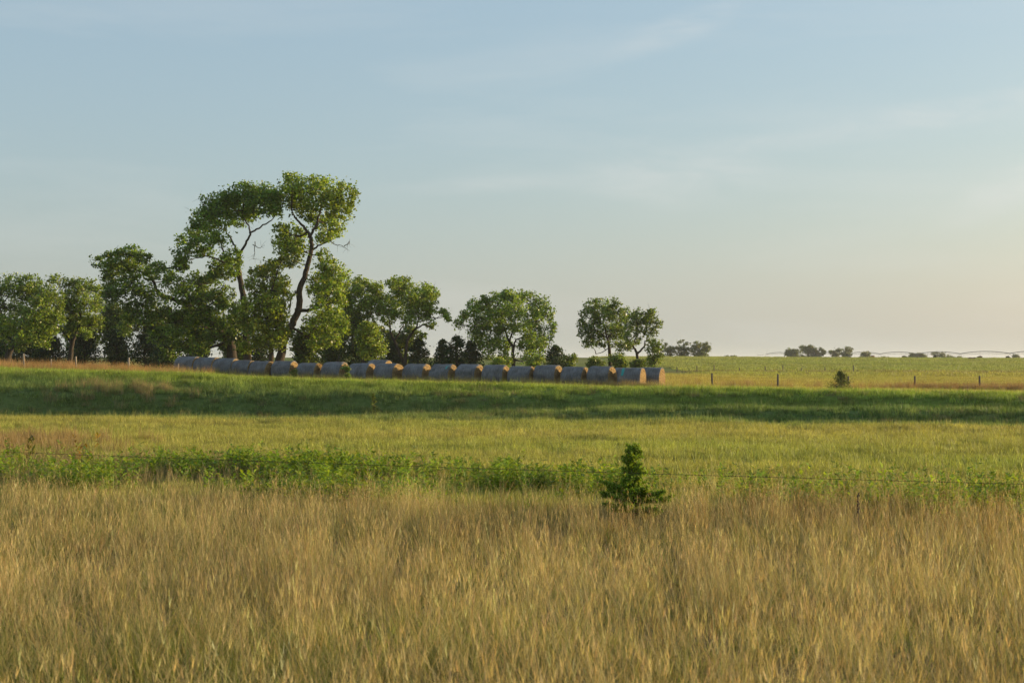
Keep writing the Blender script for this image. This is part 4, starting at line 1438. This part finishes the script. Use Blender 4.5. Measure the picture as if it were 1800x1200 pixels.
# the second line of trees that closes the belt
for i, (xa, xb, top, d, lab) in enumerate([
        (-40, 40, 545, 192, 'shaded back tree filling behind the left edge tree'), (30, 110, 548, 194, 'shaded back tree between the left edge tree and the airy tree'), (100, 180, 552, 192, 'shaded back tree behind the airy tree'),
        (165, 250, 530, 190, 'shaded back tree under the far tip of the long limb'), (235, 320, 545, 192, 'shaded back tree beneath the bend of the long limb'), (300, 390, 540, 188, 'shaded back tree behind the dark cottonwood'),
        (375, 450, 535, 186, 'shaded back tree seen between the two tall trunks'), (500, 572, 572, 156, 'low leafy tree in shade just behind the tallest trunk'), (545, 620, 545, 186, 'back tree right of the tallest trunk'), (600, 680, 560, 188, 'back tree behind the pale green tree'), (665, 740, 572, 188, 'back tree behind the two-trunked tree')]):
    cx = (xa + xb) / 2
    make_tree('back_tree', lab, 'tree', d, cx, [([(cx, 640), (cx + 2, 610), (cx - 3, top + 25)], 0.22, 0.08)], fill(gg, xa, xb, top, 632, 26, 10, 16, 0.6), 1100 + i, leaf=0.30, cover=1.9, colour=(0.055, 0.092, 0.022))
# far trees on and beyond the skyline
far_trees = [(1176, 1164, 1188, 602, 610, 'hazy far tree at the left of the skyline grove'), (1202, 1188, 1214, 594, 612, 'tallest hazy far tree in the middle of the skyline grove'), (1230, 1212, 1250, 598, 614, 'wide hazy far tree at the right of the skyline grove'),
             (1394, 1380, 1409, 611, 880, 'far tree at the left of the grove behind the irrigation rig'), (1420, 1405, 1434, 608, 890, 'tallest far tree of the grove behind the irrigation rig'), (1440, 1430, 1450, 611, 890, 'narrow far tree at the right of that grove behind the rig'),
             (1466, 1454, 1478, 611, 900, 'left of the two far trees under the rig pipe'), (1487, 1476, 1499, 609, 895, 'right of the two far trees under the rig pipe'), (1520, 1510, 1531, 619, 900, 'small far tree just past the two under the rig'),
             (1613, 1596, 1633, 621, 950, 'wide low far tree below a rig tower'), (1650, 1636, 1662, 618, 940, 'rounded far tree near the grazing black cow'), (1672, 1660, 1690, 626, 940, 'low far shrub line right of the rounded far tree'),
             (1790, 1780, 1802, 622, 920, 'small far tree at the right picture edge'), (1553, 1543, 1566, 626, 950, 'tiny far bush on the skyline by the red cows'), (1285, 1274, 1296, 625, 640, 'tiny far bush on the bare skyline')]
for i, (cx, xa, xb, top, d, lab) in enumerate(far_trees):
    hw = (xb - xa) / 2
    make_tree('distant_tree', lab, 'tree', d, cx, [([(cx, 634), (cx + 1, 626), (cx - 1, top + 6)], 0.3, 0.1)], fill(gg, xa - 2, xb + 2, top, 637, int(24 + hw * 0.8), max(1.8, hw * .16), max(3, hw * .42), .75),
              970 + i, leaf=0.55 if d > 700 else 0.42, cover=2.0, grow=1.25, join=0, colour=(0.07, 0.10, 0.034), group='trees on the far skyline', subs=8)

# ------------------------------------------------------------------ fences
def make_post(parent, x, y, h, r, lean, seed, mat=None):
    g = np.random.default_rng(seed)
    z = gz(x, y)
    pts = np.array([[x, y, z - 0.2], [x + lean * 0.3, y, z + h * 0.35], [x + lean * 0.7 + g.normal(0, .01), y, z + h * 0.7], [x + lean, y, z + h], [x + lean, y, z + h + 0.012]])
    v, f, _ = tube(pts, np.array([r * 1.05, r, r * 0.97, r * 0.94, 0.004]), 8)
    return link('fence_post', new_mesh('fence_post', v, f, [mat or M_POST], None, False), parent)


def make_wires(parent, pts, heights, r=0.004, mat=None, ns=5):
    for h in heights:
        P = np.array([[x, y, gz(x, y) + h] for x, y in pts])
        v, f, _ = tube(P, np.full(len(P), r), ns)
        link('wire', new_mesh('wire', v, f, [mat or M_RUST], None, True), parent)


fr = tag(empty('wire_fence', (0, 140, 0)), 'dark wooden fence posts strung with wire across the right pasture', 'fence')
fr.location = (0, 0, 0)
px_posts = [1137, 1252, 1367, 1491, 1607, 1722, 1838]
pp = []
for i, px in enumerate(px_posts):
    x = (px - 900) / FPX * 140
    pp.append((x, 140.0))
    if px > 1200:
        make_post(fr, x, 140.0, [1.2, 1.5, 1.5, 1.4, 1.5, 1.6, 1.5][i], 0.095, [0, -0.03, 0.02, 0, 0.05, -0.02, 0][i], 40 + i)
make_wires(fr, pp[1:], (0.45, 0.8, 1.1), 0.004)
fl = tag(empty('wire_fence', (0, 0, 0)), 'pale leaning fence posts standing in rust grass on the left', 'fence')
pp = []
for i, (px, h, ln, r) in enumerate([(-30, 1.3, 0, .07), (43, 1.35, -0.08, .07), (90, 1.0, 0.02, .05), (134, 1.3, -0.03, .07), (226, 1.35, 0.03, .085), (314, 1.0, 0, 0.04)]):
    x = (px - 900) / FPX * 118
    pp.append((x, 118.0))
    make_post(fl, x, 118.0, h + 0.25, r, ln, 60 + i, M_PALE)
make_wires(fl, pp, (0.5, 0.9), 0.004)
ff = tag(empty('wire_fence', (0, 0, 0)), 'tiny far fence posts along the dry line across the pasture', 'fence')
pp = []
for i, px in enumerate([1190, 1225, 1255, 1300, 1345, 1376, 1409, 1450, 1500]):
    x = (px - 900) / FPX * 262
    pp.append((x, 262.0))
    make_post(ff, x, 262.0, 0.9 + 0.25 * (i % 3), 0.09, 0.0, 80 + i)
make_wires(ff, pp, (0.8,), 0.004)
# the near barbed wire, strung across the verge between posts out of the picture
nf = tag(empty('barbed_wire_fence', (0, 0, 0)), 'rusty barbed wire strung across the edge of the tall grass', 'fence')
dv = FENCE_B - FENCE_A
ends = [FENCE_A - dv * 0.14, FENCE_B + dv * 0.14]
for i, e in enumerate(ends):
    make_post(nf, e.x, e.y, 1.25, 0.06, 0.0, 95 + i)
for wi, (z0, sagm) in enumerate(((0.035, 0.05),)):
    t = np.linspace(0, 1, 60)
    P = np.stack([ends[0].x + (ends[1].x - ends[0].x) * t, ends[0].y + (ends[1].y - ends[0].y) * t, z0 - sagm * 4 * t * (1 - t) + 0.03], 1)
    v, f, _ = tube(P, np.full(60, 0.0042), 6)
    w = link('wire', new_mesh('wire', v, f, [M_RUST], None, True), nf)
    bars = []
    L = (ends[1] - ends[0]).length
    for k in range(int(L / 0.13)):
        q = (k + 0.5) * 0.13 / L
        c = np.array([np.interp(q, t, P[:, j]) for j in range(3)])
        for sgn in (1, -1):
            a = rb.uniform(0, 6.28)
            e = np.array([0.012 * sgn, 0.014 * math.cos(a), 0.018 * math.sin(a)])
            bars.append(tube(np.array([c - e, c + e * 0.05, c + e]), np.array([0.002, 0.003, 0.002]), 4))
    v, f, _ = merge(bars)
    link('barbs', new_mesh('barbs', v, f, [M_RUST]), w)['kind'] = 'stuff'
# a dead mullein-like stalk
g = np.random.default_rng(8)
b = at(1508, 640, 21.5)
st = tag(empty('dry_weed_stalk', (b.x, b.y, gz(b.x, b.y))), 'dark dead weed stalk standing alone in the grass below the wire', 'weed')
H = at(1508, 866, 21.5).z - gz(b.x, b.y)
v, f, _ = tube(np.array([[0, 0, -.02], [0.01, 0, H * .5], [-0.005, 0, H]]), np.array([.007, .006, .004]), 6)
link('stem', new_mesh('stem', v, f, [M_TWIG], None, True), st)
q = []
for k in range(34):
    z = H * (0.72 + 0.28 * g.uniform(0, 1))
    a = g.uniform(0, 6.28)
    c = np.array([0.014 * math.cos(a), 0.014 * math.sin(a), z])
    q.append(tube(np.array([c * [0, 0, 1], c, c + [0.006 * math.cos(a), .006 * math.sin(a), .02]]), np.array([.004, .011, .003]), 5))
v, f, _ = merge(q)
link('seed_head', new_mesh('seed_head', v, f, [M_RUST], None, True), st)

# ------------------------------------------------------------------ centre-pivot irrigation rig on the skyline
pv = tag(empty('irrigation_rig', (0, 0, 0)), 'long arched irrigation rig on wheeled towers along the skyline', 'irrigation rig')
nodes = [np.array([252 - 7.8 * i, 720 + 54.5 * i]) for i in range(-1, 8)]
axis_ = (nodes[1] - nodes[0]) / np.linalg.norm(nodes[1] - nodes[0])
perp = np.array([axis_[1], -axis_[0]])
tops = []
for i, nd in enumerate(nodes):
    zt = gz(*nd) + 3.95
    tops.append(np.array([nd[0], nd[1], zt]))
for i in range(len(nodes) - 1):
    a, b = tops[i], tops[i + 1]
    t = np.linspace(0, 1, 13)
    arch = a + (b - a) * t[:, None]
    arch[:, 2] += 1.15 * 4 * t * (1 - t)
    parts = [tube(arch, np.full(13, 0.17), 6)]
    low = arch.copy()
    low[:, 2] -= 1.25 * np.sqrt(np.clip(4 * t * (1 - t), 0, 1))
    for s_ in (-0.9, 0.9):
        rod = low.copy()
        rod[:, 0] += perp[0] * s_
        rod[:, 1] += perp[1] * s_
        rod[0], rod[-1] = arch[0], arch[-1]
        parts.append(tube(rod, np.full(13, 0.035), 4))
        for k in range(1, 12):
            parts.append(tube(np.array([arch[k], (arch[k] + rod[k]) / 2, rod[k]]), np.full(3, 0.035), 4))
    for k in range(1, 12, 2):
        dr = arch[k] - np.array([0, 0, 2.1])
        parts.append(tube(np.array([arch[k], (arch[k] + dr) / 2, dr]), np.full(3, 0.02), 4))
    v, f, _ = merge(parts)
    link('span', new_mesh('span', v, f, [M_STEEL], None, True), pv)
for i, nd in enumerate(nodes):
    T = tops[i]
    parts = []
    wz = gz(*nd) + 0.65
    feet = []
    for s_ in (-1, 1):
        ft = np.array([nd[0] + perp[0] * 2.1 * s_, nd[1] + perp[1] * 2.1 * s_, wz])
        feet.append(ft)
        parts.append(tube(np.array([T, (T + ft) / 2, ft]), np.full(3, 0.075), 5))
    parts.append(tube(np.array([feet[0], (feet[0] + feet[1]) / 2, feet[1]]), np.full(3, 0.09), 5))
    if i == len(nodes) - 1:
        end = T + np.array([axis_[0] * 24, axis_[1] * 24, -0.5])
        parts.append(tube(np.array([T, (T + end) / 2 + [0, 0, -0.6], end]), np.full(3, 0.09), 5))
        parts.append(tube(np.array([T, T + [0, 0, 1.5], T + [0, 0, 3.2]]), np.full(3, 0.06), 5))
        parts.append(tube(np.array([end, end + [0, 0, .5], end + [0, 0, 1.0]]), np.full(3, 0.05), 5))
    v, f, _ = merge(parts)
    tw = link('tower', new_mesh('tower', v, f, [M_STEEL], None, True), pv)
    for ft in feet:
        th = np.linspace(0, 2 * np.pi, 19)
        ring = np.stack([ft[0] + perp[0] * 0.5 * np.cos(th), ft[1] + perp[1] * 0.5 * np.cos(th), ft[2] + 0.5 * np.sin(th)], 1)
        v, f, _ = tube(ring, np.full(19, 0.16), 6)
        link('wheel', new_mesh('wheel', v, f, [M_TYRE], None, True), tw)

# ------------------------------------------------------------------ cattle on the rise
def cow_mesh(lying):
    """one continuous animal grown from its skeleton"""
    bm = bmesh.new()
    lay = bm.verts.layers.skin.verify()
    lift = -0.62 if lying else 0.0

    def vtx(x, y, z, r, r2=None, root=False):
        v = bm.verts.new((x, y, z + lift))
        v[lay].radius = (r, r2 or r)
        v[lay].use_root = root
        return v
    hip = vtx(-0.75, 0, 1.12, 0.33, 0.36)
    mid = vtx(-0.1, 0, 1.03, 0.40, 0.44, True)
    sh = vtx(0.6, 0, 1.10, 0.33, 0.40)
    nk = vtx(1.0, 0, 1.18 if lying else 0.95, 0.19, 0.24)
    if lying:
        hd = [(1.28, 0, 1.36, .15), (1.45, 0, 1.30, .12), (1.66, 0, 1.16, .085)]
    else:
        hd = [(1.25, 0, 0.62, .15), (1.36, 0, 0.40, .12), (1.45, 0, 0.16, .085)]
    ch = [hip, mid, sh, nk] + [vtx(*h) for h in hd]
    for a, b in zip(ch, ch[1:]):
        bm.edges.new((a, b))
    rump = vtx(-1.05, 0, 1.12, 0.2)
    bm.edges.new((hip, rump))
    t1, t2 = vtx(-1.16, 0, 0.95, 0.05), vtx(-1.18, 0, 0.62 if not lying else 0.75, 0.035)
    bm.edges.new((rump, t1))
    bm.edges.new((t1, t2))
    for s_ in (-1, 1):
        if lying:
            pts = [(0.62, 0.22 * s_, 0.80, .14), (0.95, 0.26 * s_, 0.70, .08), (0.72, 0.30 * s_, 0.66, .06)]
            q = [(-0.62, 0.30 * s_, 0.82, .2), (-0.20, 0.40 * s_, 0.72, .1), (-0.55, 0.44 * s_, 0.67, .06)]
        else:
            pts = [(0.60, 0.20 * s_, 0.72, .14), (0.60, 0.20 * s_, 0.42, .075), (0.62, 0.20 * s_, 0.03, .06)]
            q = [(-0.78, 0.20 * s_, 0.82, .19), (-0.68, 0.21 * s_, 0.60, .11), (-0.86, 0.21 * s_, 0.40, .075), (-0.80, 0.21 * s_, 0.03, .06)]
        for start, lst in ((sh, pts), (hip, q)):
            pr = start
            for p_ in lst:
                w_ = vtx(*p_)
                bm.edges.new((pr, w_))
                pr = w_
        er = vtx(hd[0][0] - 0.05, 0.26 * s_, hd[0][2] + 0.10, 0.05)
        bm.edges.new((ch[4], er))
    me = bpy.data.meshes.new('cow')
    bm.to_mesh(me)
    bm.free()
    return me


COWS = {False: cow_mesh(False), True: cow_mesh(True)}
M_COW = {'black': noise_mat('black_cow_hide', (0.012, 0.011, 0.01), (0.03, 0.026, 0.022)), 'red': noise_mat('red_cow_hide', (0.15, 0.045, 0.018), (0.24, 0.075, 0.03)),
         'brown': noise_mat('brown_cow_hide', (0.06, 0.028, 0.015), (0.10, 0.05, 0.025))}
herd = [(1452, 592, 'black', True, 10, 'black cow lying on the skyline before the two far trees'), (1418, 596, 'brown', True, 170, 'brown cow lying below the grove behind the rig'),
        (1533, 590, 'red', False, 190, 'red cow grazing on the skyline by the tiny far bush'), (1541, 598, 'red', True, 20, 'red cow lying beside another red cow on the skyline'),
        (1590, 592, 'black', False, 5, 'black cow standing left of the wide low far tree'), (1643, 545, 'black', False, 95, 'black cow standing alone just below the skyline'),
        (1677, 590, 'brown', True, 175, 'brown cow lying by the low far shrub line'), (1707, 470, 'brown', True, 0, 'brown cow lying lowest on the slope below the skyline'),
        (1714, 590, 'red', True, 8, 'red cow lying left of a brown one on the right skyline'), (1722, 588, 'brown', False, 185, 'brown cow standing right of a red one on the skyline'),
        (1772, 590, 'black', False, 20, 'black cow at the foot of the rightmost rig tower')]
for px, d, colr, lying, yaw, lab in herd:
    p = at(px, 640, d)
    o = bpy.data.objects.new('cow', COWS[lying].copy())
    C.objects.link(o)
    o.data.materials.append(M_COW[colr])
    o.location = (p.x, p.y, gz(p.x, p.y))
    o.rotation_euler = (0, 0, R(yaw))
    sk = o.modifiers.new('skin', 'SKIN')
    sk.use_smooth_shade = True
    sb = o.modifiers.new('sub', 'SUBSURF')
    sb.levels = sb.render_levels = 1
    tag(o, lab, 'cow', 'cattle on the far rise')

# ------------------------------------------------------------------ evening haze over the farmland
HZ = 0.00010
hz_m = bpy.data.materials.new('evening_haze')
hz_m.use_nodes = True
hn = hz_m.node_tree.nodes
hn.remove(hn['Principled BSDF'])
pvol = hn.new('ShaderNodeVolumePrincipled')
pvol.inputs['Color'].default_value = (0.92, 0.95, 1.0, 1)
pvol.inputs['Density'].default_value = HZ
pvol.inputs['Anisotropy'].default_value = 0.2
hz_m.node_tree.links.new(pvol.outputs[0], hn['Material Output'].inputs['Volume'])
x0, x1, y0, y1, z0, z1 = -6200, 6200, -3200, 7200, -60, 27
V = [(x, y, z) for z in (z0, z1) for y in (y0, y1) for x in (x0, x1)]
F = [(0, 2, 3, 1), (4, 5, 7, 6), (0, 1, 5, 4), (2, 6, 7, 3), (0, 4, 6, 2), (1, 3, 7, 5)]
tag(link('haze', new_mesh('haze', np.array(V, float), F, [hz_m])), 'thin evening haze lying over the whole farmland', 'haze', kind='stuff')
